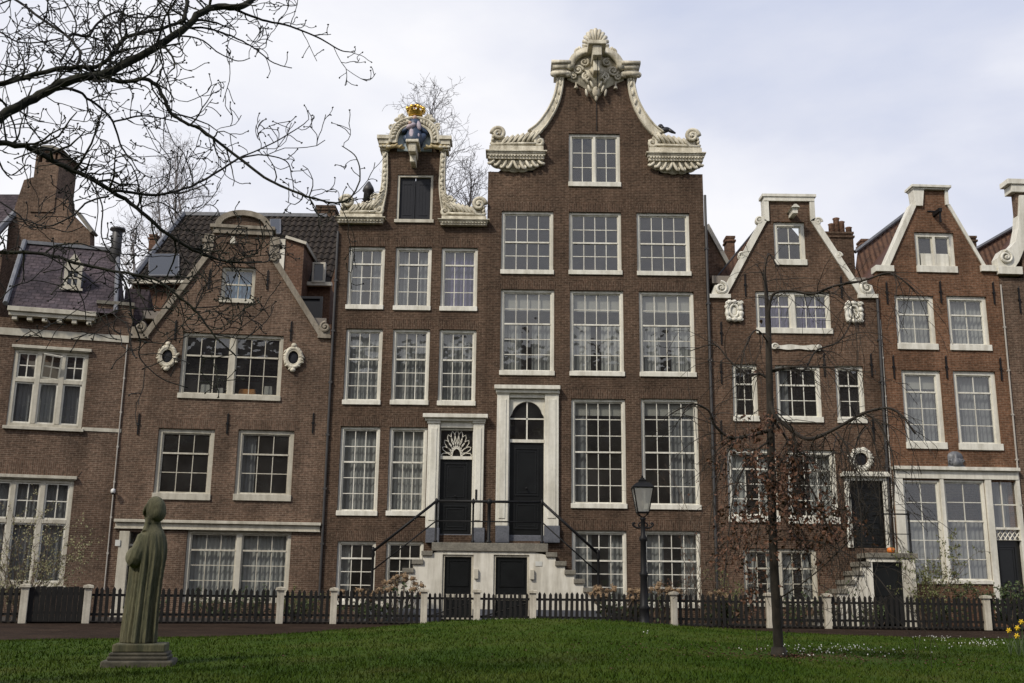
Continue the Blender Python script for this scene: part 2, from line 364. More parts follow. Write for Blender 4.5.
def window(H, px, cols, top, bot, split=1, curtain=None, fw=.10, wood='white', sill=True, arch=True, blind=0, rec=.08, mull=.13, uvr=None, sash_open=None, cur_lab=None):
    """frame > sash, pane, sill, curtain.  top / bot: pane rows above and below the meeting rail"""
    u0, u1, v0, v1 = uvr or H.rect(*px)
    H.holes.append((u0, u1, v0, v1)); w = M[wood]; sd = int(u0 * 100 + v0 * 1000) % 9973
    mb = MB(); ring(mb, u0, u1, v0, v1, fw, rec, rec + .13, fw * 1.5)
    iu0, iu1, iv0, iv1 = u0 + fw, u1 - fw, v0 + fw * 1.5, v1 - fw
    ws = (iu1 - iu0 - mull * (split - 1)) / split
    for k in range(1, split):
        a = iu0 + k * ws + (k - 1) * mull; mb.box(a, a + mull, rec - .015, rec + .12, iv0, iv1)
    f = mb.build('window', w, H.root, bevel=.008)
    if sill:
        MB().box(u0 - .02, u1 + .02, -.06, rec + .02, v0 - .035, v0 + fw * 1.35).build('sill', w, f, bevel=.012)
    gb = .028
    for k in range(split):
        a = iu0 + k * (ws + mull); b = a + ws; s = MB(); st = .042
        ring(s, a, b, iv0, iv1, st, rec + .05, rec + .105)
        ga, gbb, ha, hb = a + st, b - st, iv0 + st, iv1 - st
        rows = top + bot; rh = (hb - ha) / rows; vm = ha + bot * rh
        for i in range(1, cols):
            u = ga + (gbb - ga) * i / cols; s.box(u - gb/2, u + gb/2, rec + .062, rec + .095, ha, hb)
        for i in range(1, rows):
            v = ha + rh * i
            if i == bot and top: s.box(ga, gbb, rec + .03, rec + .104, vm - .028, vm + .028)
            else: s.box(ga, gbb, rec + .064, rec + .094, v - gb/2, v + gb/2)
        s.build('sash', w, f)
        g = MB(); r = random.Random(sd + k)
        for i in range(cols):
            for j in range(rows):   # every old pane sits at its own slight tilt
                c0, c1 = ga + (gbb - ga) * i / cols, ga + (gbb - ga) * (i + 1) / cols; d0, d1 = ha + rh * j, ha + rh * (j + 1)
                t = [rec + .08 + r.uniform(-.004, .004) for _ in range(2)] 
                g.add([(c0, t[0], d0), (c1, t[1], d0), (c1, t[1] + t[0] - rec - .08, d1), (c0, 2 * t[0] - rec - .08, d1)], [(0, 1, 2, 3)])
        g.build('pane', M['glass'], f, recalc=False)
        yc = rec + .26
        if curtain:
            kind, m = curtain; cm = MB()
            if m == 'net': m = ('net', 'net_pale', 'net_dim')[r.randrange(3)]
            W = b - a; h = iv1 - iv0; vtop = iv1
            if kind == 'full': cm.add(*folds(a, b, iv0, vtop, yc, seed=sd + k))
            elif kind == 'low': cm.add(*folds(a, b, iv0, iv0 + bot * rh + st, yc, seed=sd + k))
            elif kind == 'sides':
                cm.add(*folds(a, a + W * .36, iv0, vtop, yc, seed=sd + k)); cm.add(*folds(b - W * .30, b, iv0, vtop, yc, seed=sd + 5 + k))
            elif kind == 'left': cm.add(*folds(a, a + W * .28, iv0, vtop, yc, seed=sd + k))
            elif kind == 'right': cm.add(*folds(b - W * .5, b, iv0, vtop, yc, seed=sd + k))
            elif kind == 'lowsides':
                vt = iv0 + bot * rh + st
                cm.add(*folds(a, a + W * .38, iv0, vt, yc, seed=sd + k)); cm.add(*folds(b - W * .40, b, iv0, vt, yc, seed=sd + 5 + k))
            c = cm.build('curtain', M[m], f, smooth=True, recalc=False)
            if cur_lab: c['label'] = cur_lab
        if blind:
            MB().box(a, b, yc - .06, yc - .05, iv1 - (iv1 - iv0) * blind, iv1).build('blind', M['blind'], f)
    if arch and H.a:
        n = 10; h = .30; vb = v1 + .004
        poly = [(u0 - .02, vb), (u1 + .02, vb), (u1 + .10, vb + h)] + [(u1 + .1 - (u1 - u0 + .2) * i / n, vb + h + .05 * math.sin(PI * i / n)) for i in range(1, n)] + [(u0 - .10, vb + h)]
        MB().prism(poly, -.004, .02).build('brick_arch', H.a, H.root)
    return f, (u0, u1, v0, v1)

def door_leaf(H, u0, u1, v0, v1, y, mat='door', panels=((.08, .38), (.45, .93)), parent=None, name='door', cols=1, knob=True):
    mb = MB(); mb.box(u0, u1, y, y + .06, v0, v1)
    W = u1 - u0; h = v1 - v0
    for a, b in panels:
        for c in range(cols):
            p0, p1 = u0 + W * (.14 / cols + c / cols), u0 + W * ((c + 1) / cols - .14 / cols)
            ring(mb, p0, p1, v0 + h * a, v0 + h * b, .05, y - .025, y + .01)
            ring(mb, p0 + .1, p1 - .1, v0 + h * a + .1, v0 + h * b - .1, .03, y - .014, y + .01)
    d = mb.build(name, M[mat], parent or H.root, bevel=.006)
    if knob:
        MB().tube([(u0 + W * .5, y - .03, v0 + h * .5), (u0 + W * .5, y - .09, v0 + h * .5)], .02, 8).ell((u0 + W * .5, y - .1, v0 + h * .5), (.04, .03, .04)).build('handle', M['black'], d, smooth=True)
    return d

def anchors(H, pts, hh=.42, m='black'):
    for px, py in pts:
        u, v = H.uv(px, py)
        mb = MB().box(u - .022, u + .022, -.05, -.003, v - hh, v + hh * .9); mb.box(u - .05, u + .05, -.06, -.01, v - .03, v + .03); mb.tube([(u, -.03, v + hh * .9), (u + .03, -.03, v + hh)], .02, 5)
        mb.build('wall_anchor', M[m], H.root)

def leafrow(mb, pts, size, y=-.12, flip=1, lean=.9):
    """a run of overlapping carved acanthus leaves along pts"""
    for i in range(len(pts) - 1):
        (a, b), (c, d) = pts[i], pts[i + 1]; an = math.atan2(d - b, c - a)
        s = size * (1 - .12 * (i % 2))
        mb.ell(((a + c) / 2, y, (b + d) / 2), (s * 1.25, .09, s * .42), an + flip * lean)
        mb.ell(((a + c) / 2 + .02, y - .06, (b + d) / 2 + .02), (s * .8, .06, s * .16), an + flip * lean * .8)
def dens(poly, n):
    out = []
    for i in range(len(poly) - 1):
        for k in range(n):
            t = k / n; out.append((poly[i][0] * (1 - t) + poly[i + 1][0] * t, poly[i][1] * (1 - t) + poly[i + 1][1] * t))
    return out + [poly[-1]]
def smooth_curve(pts, n=6):
    """Catmull-Rom through pts (any dimension)"""
    P = [Vector(p) for p in pts]; out = []
    for i in range(len(P) - 1):
        p0, p1, p2, p3 = P[max(i - 1, 0)], P[i], P[i + 1], P[min(i + 2, len(P) - 1)]
        for k in range(n):
            t = k / n
            out.append(.5 * ((2 * p1) + (p2 - p0) * t + (2 * p0 - 5 * p1 + 4 * p2 - p3) * t * t + (3 * p1 - p0 - 3 * p2 + p3) * t ** 3))
    out.append(P[-1]); return out
def mirror(pts, uc): return [(2 * uc - u, v) for u, v in pts]
def pantiles(name, P00, P10, P01, m, parent, cols, rows, amp=.05):
    """a roof slope of real pantiles: P00 eave start, P10 eave end, P01 ridge start (local points)"""
    P00, P10, P01 = map(Vector, (P00, P10, P01)); U = P10 - P00; V = P01 - P00; nrm = U.cross(V).normalized()
    if nrm.z < 0: nrm = -nrm
    nu = cols * 8; vs = []; fs = []
    for j in range(rows):
        for e in (0, 1):
            t = (j + e * 1.08) / rows; off = .045 * (1 - e)
            for i in range(nu + 1):
                s = i / nu; ph = (s * cols) % 1
                h = amp * (math.sin(PI * min(1, ph / .68)) if ph < .68 else -.45 * math.sin(PI * (ph - .68) / .32))
                vs.append(P00 + U * s + V * t + nrm * (h + off))
    for j in range(rows):
        a, b = (2 * j) * (nu + 1), (2 * j + 1) * (nu + 1)
        for i in range(nu): fs.append((a + i, a + i + 1, b + i + 1, b + i))
        if j:
            c = (2 * j - 1) * (nu + 1)
            for i in range(nu): fs.append((c + i, c + i + 1, a + i + 1, a + i))
    mb = MB(); mb.add(vs, fs)
    k = len(mb.v); q = -.08
    mb.add([P00 + nrm * q, P10 + nrm * q, P10 + V + nrm * q, P01 + nrm * q], [(0, 1, 2, 3)])
    return mb.build(name, m, parent, smooth=False, recalc=False)
def chimney(H, px0, py0, px1, py1, y, m, name='chimney', parent=None, pots=0, depth=.7, cap=True):
    """brick stack whose front face stands y metres behind the facade; corners read from the facade's own frame"""
    u0, v0 = H.uv(px0, py1, y); u1, v1 = H.uv(px1, py0, y)
    mb = MB().box(u0, u1, y, y + depth, v0, v1)
    if cap:
        mb.box(u0 - .05, u1 + .05, y - .05, y + depth + .05, v1 - .16, v1 - .08); mb.box(u0 - .03, u1 + .03, y - .03, y + depth + .03, v1, v1 + .09)
    c = mb.build(name, m, parent or H.root)
    for k in range(pots):
        uu = u0 + (u1 - u0) * (k + .5) / pots
        MB().lathe([(.13, 0), (.12, .3), (.15, .34), (.15, .42), (.11, .44)], (uu, y + depth / 2, v1 + .08), 12).build('chimney_pot', M['brick_rust'], c, smooth=True)
    return c
def pipe(H, pts, r=.05, m='gutter', y=-.09, name='downpipe'):
    P = [(H.uv(*p)[0], y, max(.02, H.uv(*p)[1])) for p in pts]
    mb = MB().tube(P, r, 8)
    for i in range(1, 7):
        t = i / 7; a, b = Vector(P[0]), Vector(P[-1]); q = a.lerp(b, t); mb.box(q.x - r * 1.5, q.x + r * 1.5, y - r, -.004, q.z - .03, q.z + .03)
    return mb.build(name, M[m], H.root)

YF = 37.0
def xf(px, py): return at(px, py, YF).x
X_BC, X_CD, X_DE, X_EF = xf(323.5, 520), xf(486.6, 260), xf(706.5, 300), xf(886, 420)
WD = X_DE - X_CD; WC = X_CD - X_BC; WE = X_EF - X_DE

# ================================================== D: tall bell-gabled house
D = House('brick_house', 'tallest dark brick house with cream bell gable and carved shell at its peak', X_CD, YF, 0, 'brick_dark', 'brick_dark_arch', group='gabled brick houses in a row')
q = D.uv
window(D, (568.8, 133.5, 620.2, 186.0), 2, 0, 3, split=2, mull=.09, fw=.11, arch=False)
for r, c, b in (((501.3, 211, 553.4, 273.5), None, 0), ((569, 212, 621.5, 274), None, 0), ((637, 212.8, 690, 275), None, 0)):
    window(D, r, 4, 2, 2)
for r in ((500.3, 289.3, 554.2, 374.5), (570.0, 290.4, 623.8, 375.3), (639.5, 291.5, 694.8, 376.0)):
    window(D, r, 4, 2, 3, curtain=('lowsides', 'net'), blind=.22)
for r, cu in (((571.3, 398.8, 626.0, 507.5), 'left'), ((641.6, 398.8, 699.2, 508.7), 'right')):
    window(D, r, 4, 3, 3, curtain=(cu, 'net_grey'), blind=.13)
for r, cu in (((571.9, 530.5, 627, 606), 'left'), ((644, 530.8, 701.4, 607), 'sides')):
    window(D, r, 4, 2, 3, curtain=('sides', 'net'), fw=.09)
uc = q(595.5, 85)[0]
# door with arched fanlight
du0, du1, dv0, dv1 = D.rect(508.6, 398, 544.6, 541)
D.holes.append((du0, du1, dv0, dv1))
surr = MB()
for a, b in ((496.3, 508.6), (544.6, 558.6)):
    a = D.rect(a, 390, b, 526); surr.box(a[0], a[1], -.12, .1, a[2], a[3]); surr.box(a[0] + .1, a[1] - .1, -.145, -.11, a[2] + .25, a[3] - .35); surr.box(a[0] - .03, a[1] + .03, -.16, -.02, a[3] - .16, a[3] - .06)
l = D.rect(494.5, 386.5, 560, 391); surr.box(l[0], l[1], -.3, .1, l[2] + .02, l[3]); surr.box(l[0] + .06, l[1] - .06, -.2, .1, l[2] - .1, l[2] + .02)
surr.box(du0, du1, -.06, .1, dv1, l[2] - .1)
surr = surr.build('door_surround', M['white'], D.root, bevel=.015)
pl = MB()
for a, b in ((496, 508.6), (544.6, 559)):
    a = D.rect(a, 526, b, 543); pl.box(a[0] - .02, a[1] + .02, -.17, .1, a[2], a[3])
pl.box(du0 + .002, du1 - .002, .02, .3, dv0 - .1, dv0 + .2)
pl.build('door_plinth', M['bluestone'], D.root, bevel=.015)
tv = q(526, 441)[1]; fm = MB(); fm.box(du0, du0 + .03, .05, .2, dv0 + .2, dv1); fm.box(du1 - .03, du1, .05, .2, dv0 + .2, dv1); fm.box(du0 + .03, du1 - .03, .03, .2, tv - .05, tv + .06)
cx_, rr = (du0 + du1) / 2, (du1 - du0) / 2 - .09; vs_ = dv1 - .12 - rr
arc = [(cx_ + rr * math.cos(PI * i / 14), vs_ + rr * math.sin(PI * i / 14)) for i in range(15)]
fm.prism([(du1 - .03, dv1 - .001), (du0 + .03, dv1 - .001), (du0 + .03, vs_)] + arc[::-1][1:-1] + [(du1 - .03, vs_)], .05, .2)
fm.box(cx_ - .025, cx_ + .025, .1, .15, tv + .06, vs_ + rr); fm.box(du0 + .03, du1 - .03, .1, .15, vs_ - .1, vs_ - .05)
fl = fm.build('fanlight', M['white'], D.root)
MB().add([(du0 + .03, .14, tv), (du1 - .03, .14, tv), (du1 - .03, .14, dv1), (du0 + .03, .14, dv1)], [(0, 1, 2, 3)]).build('pane', M['glass'], fl, recalc=False)
door_leaf(D, du0 + .03, du1 - .03, dv0 + .2, tv - .05, .1, panels=((.06, .36), (.42, .94)))
# gable wall and copings
hw = lambda px: abs(q(px, 120)[0] - q(595.5, 120)[0])
def half(pts): return [(uc - hw_, v) for hw_, v in pts]
outer = [(uc - q(x, y)[0] if False else abs(q(x, y)[0] - uc), q(x, y)[1]) for x, y in ((527.5, 131), (536, 124.5), (543.5, 115), (549.5, 105), (553.5, 95), (556.0, 83), (556.6, 76))]
inner = [(abs(q(x, y)[0] - uc), q(x, y)[1]) for x, y in ((540, 134.5), (547.5, 126), (553.5, 116.5), (558.3, 107), (561.8, 96), (563.8, 84), (564.2, 76))]
O = smooth_curve(outer, 5); I = smooth_curve(inner, 5)
vb = q(516, 172)[1]; vtop = q(595, 62)[1]
L_out = [(uc - p[0], p[1]) for p in O]; R_out = mirror(L_out, uc); Lm = [(uc - (a[0] + b[0]) / 2, (a[1] + b[1]) / 2) for a, b in zip(O, I)]
Lm = [(u, v) for u, v in Lm]
wl = [(0, 0), (WD, 0), (WD, vb), (2 * uc - Lm[0][0], vb)] + mirror(Lm, uc) + [(uc + .5, vtop), (uc - .5, vtop)] + Lm[::-1] + [(Lm[0][0], vb), (0, vb)]
D.wall(wl)
cop = MB()
for f in (1, -1):
    lo = [(uc - f * p[0], p[1]) for p in O]; li = [(uc - f * p[0], p[1]) for p in I]
    cop.prism(lo + li[::-1], -.10, .42)
    mo = [(u + f * .10, v) for u, v in lo]; mi = [(u + f * .04, v) for u, v in lo]
    cop.tube([(u + f * .05, -.12, v) for u, v in lo], .035, 6); cop.tube([(u - f * .05, -.12, v) for u, v in li], .035, 6)
split(cop.build('gable_coping', M['cream'], D.root, bevel=.01), uc)
def scroll_block(H, u0, u1, vb0, v1, v2, m, hand, bells=True, base_name='corner_cornice', skirt=True):
    """moulded corner base with carved skirt below and a volute of acanthus on top. hand=1: volute on the left end"""
    W = u1 - u0; mb = MB(); h = v1 - vb0
    mb.box(u0 - .06, u1 + .06, -.24, .4, vb0 + h * .30, vb0 + h * .42); mb.box(u0 - .12, u1 + .12, -.32, .46, vb0 + h * .52, vb0 + h * .60)
    mb.box(u0 - .02, u1 + .02, -.20, .4, vb0 + h * .05, vb0 + h * .30); mb.box(u0 - .05, u1 + .05, -.27, .42, vb0 + h * .42, vb0 + h * .52)
    mb.box(u0 + .01, u1 - .01, -.18, .4, vb0 + h * .60, v1)
    k = int(W / .11)
    for i in range(k): mb.box(u0 + W * (i + .25) / k, u0 + W * (i + .75) / k, -.265, -.19, vb0 + h * .2, vb0 + h * .31)
    base = mb.build(base_name, m, H.root)
    if skirt:
        sk = MB(); n = 9
        low = lambda t: vb0 - .08 - .34 * math.sin(PI * t) ** .75 - .05 * abs(math.sin(5.5 * PI * t))
        sk.prism([(u0 + .02, vb0 + .06), (u1 - .02, vb0 + .06)] + [(u1 - .02 - (W - .04) * i / 40, low(1 - i / 40)) for i in range(41)], -.09, .02)
        for i in range(n):
            t = (i + .5) / n; f = -1 if t < .5 else 1; zc_ = (vb0 + low(t)) / 2; hh_ = vb0 - low(t)
            sk.tube(smooth_curve([(u0 + W * t - f * .10, -.11, vb0 + .02), (u0 + W * t - f * .02, -.17, zc_), (u0 + W * t + f * .07, -.17, zc_ - hh_ * .28), (u0 + W * t + f * .13, -.14, zc_ - hh_ * .12), (u0 + W * t + f * .09, -.13, zc_ + hh_ * .05)], 3), [.03, .045, .055, .06, .06, .06, .055, .055, .05, .045, .04, .035, .03], 6)
            sk.ell((u0 + W * t - f * .05, -.12, zc_ + hh_ * .1), (hh_ * .3, .05, .03), PI / 2 + f * .5)
        sk.build('carved_skirt', m, base, smooth=True)
    up = MB(); hh = v2 - v1
    X = (lambda t: u0 + W * t) if hand > 0 else (lambda t: u1 - W * t)
    up.prism([(X(0.02), v1 - .01), (X(1), v1 - .01), (X(1.0), v1 + hh * .45), (X(.8), v1 + hh * .62), (X(.5), v1 + hh * .42), (X(.3), v1 + hh * .5), (X(.05), v1 + hh * .75)], -.02, .25)
    up.spiral((X(.17), v1 + hh * .64), hh * .33, 1.7, hh * .105, -.08, PI if hand > 0 else 0, -hand)
    for i in range(7):
        t = .28 + i * .095
        up.ell((X(t), -.1, v1 + hh * (.24 + .05 * i)), (hh * .34, .1, hh * .10), (PI / 2 - .55) if hand > 0 else (PI / 2 + .55))
        up.ell((X(t + .03), -.16, v1 + hh * (.24 + .05 * i)), (hh * .26, .06, hh * .045), (PI / 2 - .7) if hand > 0 else (PI / 2 + .7))
    up.tube([(X(.03), -.1, v1 + hh * .08), (X(.3), -.13, v1 + hh * .1), (X(.62), -.13, v1 + hh * .12), (X(.9), -.12, v1 + hh * .16)], [hh * .07, hh * .09, hh * .08, hh * .05], 7)
    up.spiral((X(.93), v1 + hh * .25), hh * .24, 1.4, hh * .1, -.08, PI / 2, hand)
    for i in range(5): up.ell((X(.05 + .01 * i), -.08, v1 + hh * (.15 + .17 * i)), (hh * .1, .07, hh * .07), i)
    up.build('carved_scroll', m, base, smooth=True)
    return base
s0 = D.rect(487.2, 134, 543.5, 172); yv = lambda y: q(516, y)[1]
v_sk, v_top, v_scr = yv(161.5), yv(147.5), yv(127.5)
scroll_block(D, .02, s0[1], v_sk, v_top, v_scr, M['cream'], 1)
scroll_block(D, 2 * uc - s0[1], WD - .02, v_sk, v_top, v_scr, M['cream'], -1)
# crest: pedestals, arch, cartouche, hoisting beam, shell
cr = MB(); e0 = hw(556.5) ; vped0, vped1 = q(595, 78.5)[1], q(595, 64.5)[1]
for f in (1, -1):
    a, b = sorted((uc - f * (e0 + .17), uc - f * (e0 - .45))); h = vped1 - vped0
    cr.box(a - .05, b + .05, -.34, .5, vped0 + h * .78, vped1); cr.box(a, b, -.28, .45, vped0 + h * .48, vped0 + h * .78); cr.box(a + .06, b - .06, -.22, .4, vped0, vped0 + h * .48)
    cr.tube([(a, -.24, vped0 + h * .12), (b, -.24, vped0 + h * .12)], .09, 8)
    cr.ell((a + .04, -.22, vped0 + h * .1), (.13, .1, .13)); cr.ell((b - .04, -.22, vped0 + h * .1), (.13, .1, .13))
    for i in range(6):
        p = O[-1 - i * 4] if i * 4 < len(O) else O[0]; p2 = I[-1 - i * 4]
        if i < 5: cr.ell((uc - f * (p[0] + p2[0]) / 2, -.12, (p[1] + p2[1]) / 2 - .1), (.13, .05, .06), PI / 2 + f * .3 * (i % 2))
base = vped0 + .1; ra = e0 - .40; vax = q(595, 72)[1]; top = q(595, 50)[1]
arcp = [(uc + ra * math.cos(PI * i / 18) * 1.0, vax + (top - vax) * math.sin(PI * i / 18) ** .8) for i in range(19)]
arci = [(uc + (ra - .24) * math.cos(PI * i / 18), vax + (top - vax - .24) * math.sin(PI * i / 18) ** .8) for i in range(19)]
cr.prism([(uc + ra, vax - .35)] + arcp + [(uc - ra, vax - .35), (uc - ra * .6, vax - .55), (uc - ra * .3, vax - .75), (uc, vax - 1.25), (uc + ra * .3, vax - .75), (uc + ra * .6, vax - .55)], -.08, .35)
cr.prism(arcp + arci[::-1], -.3, .36)
for f in (1, -1):
    cr.spiral((uc - f * ra * .62, vax - .02), .20, 1.6, .055, -.14, 0, f); cr.spiral((uc - f * ra * .40, vax + .32), .17, 1.5, .05, -.14, 1, -f)
    cr.spiral((uc - f * ra * .33, vax - .28), .16, 1.5, .05, -.14, 2, f); cr.spiral((uc - f * ra * .80, vax - .26), .13, 1.4, .045, -.12, 2, -f)
    for i in range(6): cr.ell((uc - f * (.16 + .1 * (i % 3)), -.18, vax - .1 - .17 * i), (.16, .08, .05), PI / 2 + f * (.7 - .1 * i))
    cr.lathe([(.02, 0), (.03, -.12), (.075, -.2), (.085, -.26)], (uc - f * ra * .7, -.12, vax - .5), 8)
    cr.spiral((uc - f * ra * .60, top - .20), .16, 1.3, .06, -.15, PI / 2, f); cr.ell((uc - f * ra * .56, -.12, top - .02), (.07, .07, .11), f * .4)
cr.ell((uc, -.22, vax - .95), (.14, .12, .24)); cr.ell((uc, -.24, vax - 1.2), (.06, .06, .14))
crest = cr.build('crest', M['cream'], D.root, smooth=True)
sh = MB(); vsh = top - .05; hsh = q(595, 32)[1] - vsh
for i in range(11):
    an = PI * (i + .2) / 10.4; sc = 1 - .14 * abs(i - 5) / 5
    p0 = Vector((uc + .16 * math.cos(an), -.12, vsh + .1 + .1 * math.sin(an))); d = Vector((math.cos(an), 0, math.sin(an)))
    sh.tube([p0, p0 + Vector((d.x * .24, -.10, d.z * hsh * .48)) * sc, p0 + Vector((d.x * .38, -.03, d.z * hsh * .78)) * sc], [.03, .06, .085], 7)
sh.prism([(uc + .42 * math.cos(PI * i / 12), vsh + hsh * .8 * math.sin(PI * i / 12)) for i in range(13)], -.1, .2)
sh.spiral((uc - .40, vsh - .02), .13, 1.4, .06, -.16, 0, 1); sh.spiral((uc + .40, vsh - .02), .13, 1.4, .06, -.16, PI, -1)
sh.build('shell', M['cream'], crest, smooth=True)
bm_ = MB(); bm_.box(uc - .17, uc + .17, -.95, .1, vax + .2, vax + .62); bm_.box(uc - .34, uc + .34, -1.05, .1, vax + .62, vax + .78); bm_.box(uc - .12, uc + .12, -.6, .05, vax - .25, vax + .2)
bm_.build('hoist_beam', M['cream'], crest, bevel=.03)
MB().tube([(uc + .02, -.8, vax + .2), (uc + .03, -.5, vax - .8), (uc + .03, -.03, vax - 1.0), (uc + .03, -.03, q(597, 131)[1])], .014, 5).build('lightning_rod', M['black'], D.root)
D.shell(WD, vb - .1, 11, [q(600, y)[1] for y in (195, 283, 387, 519)])
D.roof(.1, WD - .1, vb - .2, vtop - 1.2, .5, 11, M['pantile'])
pipe(D, [(704.5, 196), (717, 600)], .05, 'gutter', -.08)

# ================================================== C: neck-gabled house with the crown
Cc = House('brick_house', 'dark brick house with carved neck gable, blue relief and golden crown', X_BC, YF, 0, 'brick_dark', 'brick_dark_arch', group='gabled brick houses in a row')
q = Cc.uv
for r in ((347.5, 246.3, 384.0, 308.6), (394.6, 247, 431, 309.6), (440.8, 247.6, 477.3, 310.3)):
    window(Cc, r, 3, 1, 3, curtain=('sides', 'net_grey') if r[0] < 400 else (('left', 'net_grey') if r[0] < 430 else ('full', 'purple_cloth')))
for r in ((344.5, 328.6, 381.5, 403.8), (391.8, 329, 429, 404), (438.5, 329.5, 475.8, 404.8)):
    window(Cc, r, 3, 2, 3, curtain=('full', 'net'), fw=.10)
for r in ((338.8, 426.4, 378.6, 514.8), (388, 427, 426.2, 515)):
    window(Cc, r, 3, 2, 3, curtain=('full', 'net'))
window(Cc, (336, 541, 374.8, 604), 3, 1, 3, curtain=('left', 'net'), fw=.09)
window(Cc, (385.5, 541.3, 423, 590), 3, 1, 2, fw=.09)
# hoist hatch
hu0, hu1, hv0, hv1 = Cc.rect(396.8, 174.6, 432.8, 222.0); Cc.holes.append((hu0, hu1, hv0, hv1))
mb = MB(); ring(mb, hu0, hu1, hv0, hv1, .09, .04, .2); mb.box(hu0 - .06, hu1 + .06, -.07, .06, hv0 - .04, hv0 + .09)
ht = mb.build('hatch', M['offwhite'], Cc.root, bevel=.01)
mb = MB(); um = (hu0 + hu1) / 2; mb.box(hu0 + .09, um - .01, .14, .18, hv0 + .1, hv1 - .09); mb.box(um + .01, hu1 - .09, .14, .18, hv0 + .1, hv1 - .09)
for i in range(9): mb.box(hu0 + .12 + i * .115, hu0 + .135 + i * .115, .133, .15, hv0 + .1, hv1 - .09)
for f in (-1, 1):
    for z in (hv0 + .3, hv1 - .35): mb.box(um + f * .3 - .16, um + f * .3 + .16, .125, .15, z, z + .05)
mb.build('shutter', M['shutter'], ht)
# door
du0, du1, dv0, dv1 = Cc.rect(438.8, 428, 472.6, 535); Cc.holes.append((du0, du1, dv0, dv1))
surr = MB()
for a, b in ((427, 438.8), (472.6, 483.5)):
    a = Cc.rect(a, 420, b, 528); surr.box(a[0], a[1], -.12, .1, a[2], a[3]); surr.box(a[0] + .09, a[1] - .09, -.145, -.11, a[2] + .25, a[3] - .3); surr.box(a[0] - .03, a[1] + .03, -.16, -.02, a[3] - .14, a[3] - .05)
l = Cc.rect(423.5, 415, 488, 420); surr.box(l[0], l[1], -.32, .1, l[2] + .04, l[3]); surr.box(l[0] + .07, l[1] - .07, -.2, .1, l[2] - .06, l[2] + .04)
surr.box(du0, du1, -.06, .1, dv1, l[2] - .06)
surr.build('door_surround', M['white'], Cc.root, bevel=.015)
pl = MB()
for a, b in ((426.5, 438.8), (472.6, 484)):
    a = Cc.rect(a, 528, b, 543); pl.box(a[0] - .02, a[1] + .02, -.17, .1, a[2], a[3])
pl.box(du0 + .002, du1 - .002, .02, .3, dv0 - .25, dv0 + .03)
pl.build('door_plinth', M['bluestone'], Cc.root, bevel=.015)
tv = q(455, 457.5)[1]; fm = MB(); fm.box(du0, du0 + .025, .05, .2, dv0 + .03, dv1); fm.box(du1 - .025, du1, .05, .2, dv0 + .03, dv1); fm.box(du0 + .025, du1 - .025, .03, .2, tv - .06, tv + .05); fm.box(du0 + .025, du1 - .025, .05, .2, dv1 - .07, dv1)
uu = (du0 + du1) / 2; fw_, fh_ = (du1 - du0) / 2 - .05, dv1 - tv - .12
for i in range(11):   # lotus tracery
    an = PI * (i + .15) / 10.3; d = Vector((math.cos(an) * fw_, 0, math.sin(an) * fh_)); p = Vector((uu, .12, tv + .06)); s = Vector((-d.z, 0, d.x)).normalized() * .08
    fm.tube([p + d * .3, p + d * .6 + s, p + d * .88 + s * .8, p + d * 1.0, p + d * .88 - s * .8, p + d * .6 - s, p + d * .3], .016, 5)
fm.tube([(uu + fw_ * .3 * math.cos(PI * i / 10), .12, tv + .06 + fh_ * .3 * math.sin(PI * i / 10)) for i in range(11)], .025, 5)
fl = fm.build('fanlight', M['white'], Cc.root)
MB().add([(du0 + .025, .15, tv), (du1 - .025, .15, tv), (du1 - .025, .15, dv1), (du0 + .025, .15, dv1)], [(0, 1, 2, 3)]).build('pane', M['glass'], fl, recalc=False)
door_leaf(Cc, du0 + .025, du1 - .025, dv0 + .03, tv - .06, .1, panels=((.05, .38), (.45, .95)))
MB().box(du1 + .1, du1 + .17, -.16, -.115, dv0 + 1.2, dv0 + 1.55).build('bell_panel', M['black'], Cc.root)
# neck gable
uc = q(414.6, 150)[0]; f1 = lambda pts: [(abs(q(x, y)[0] - uc), q(x, y)[1]) for x, y in pts]
O = smooth_curve(f1(((367, 207.5), (374, 204), (378.5, 196), (381, 187), (382, 176), (382.6, 164), (382.8, 152))), 5)
I = smooth_curve(f1(((383, 213), (385, 204), (386.6, 196), (387.8, 187), (388.3, 176), (388.3, 164), (388.2, 152))), 5)
vb = q(414, 226)[1]; vt = q(414, 140)[1]
Lm = [(uc - (a[0] + b[0]) / 2, (a[1] + b[1]) / 2) for a, b in zip(O, I)]
Cc.wall([(0, 0), (WC, 0), (WC, vb), (2 * uc - Lm[0][0], vb)] + mirror(Lm, uc) + [(mirror(Lm, uc)[-1][0], vt), (Lm[-1][0], vt)] + Lm[::-1] + [(Lm[0][0], vb), (0, vb)])
cop = MB()
for f in (1, -1):
    lo = [(uc - f * p[0], p[1]) for p in O]; li = [(uc - f * p[0], p[1]) for p in I]
    cop.prism(lo + li[::-1], -.10, .4)
    mid = [((a[0] + b[0]) / 2, (a[1] + b[1]) / 2) for a, b in zip(lo, li)]
    for i in range(4, len(mid) - 1, 2):   # festoon carved down the strip
        cop.ell((mid[i][0], -.12, mid[i][1]), (.11, .06, .065), PI / 2 + f * .5 * (1 if i % 4 else -1))
    cop.tube([(u + f * .03, -.11, v) for u, v in lo], .03, 5); cop.tube([(u - f * .03, -.11, v) for u, v in li], .03, 5)
    fo = [(uc - f * a[0], a[1]) for a in O]
    leafrow(cop, [((o[0] * .7 + i2[0] * .3), o[1]) for o, i2 in zip(lo[:14:2], li[:14:2])], .20, -.1, -f, .6)
    cop.spiral((uc - f * (O[10][0] + .12), O[8][1]), .18, 1.5, .06, -.1, 0, f)
split(cop.build('gable_coping', M['cream'], Cc.root, smooth=False), uc)
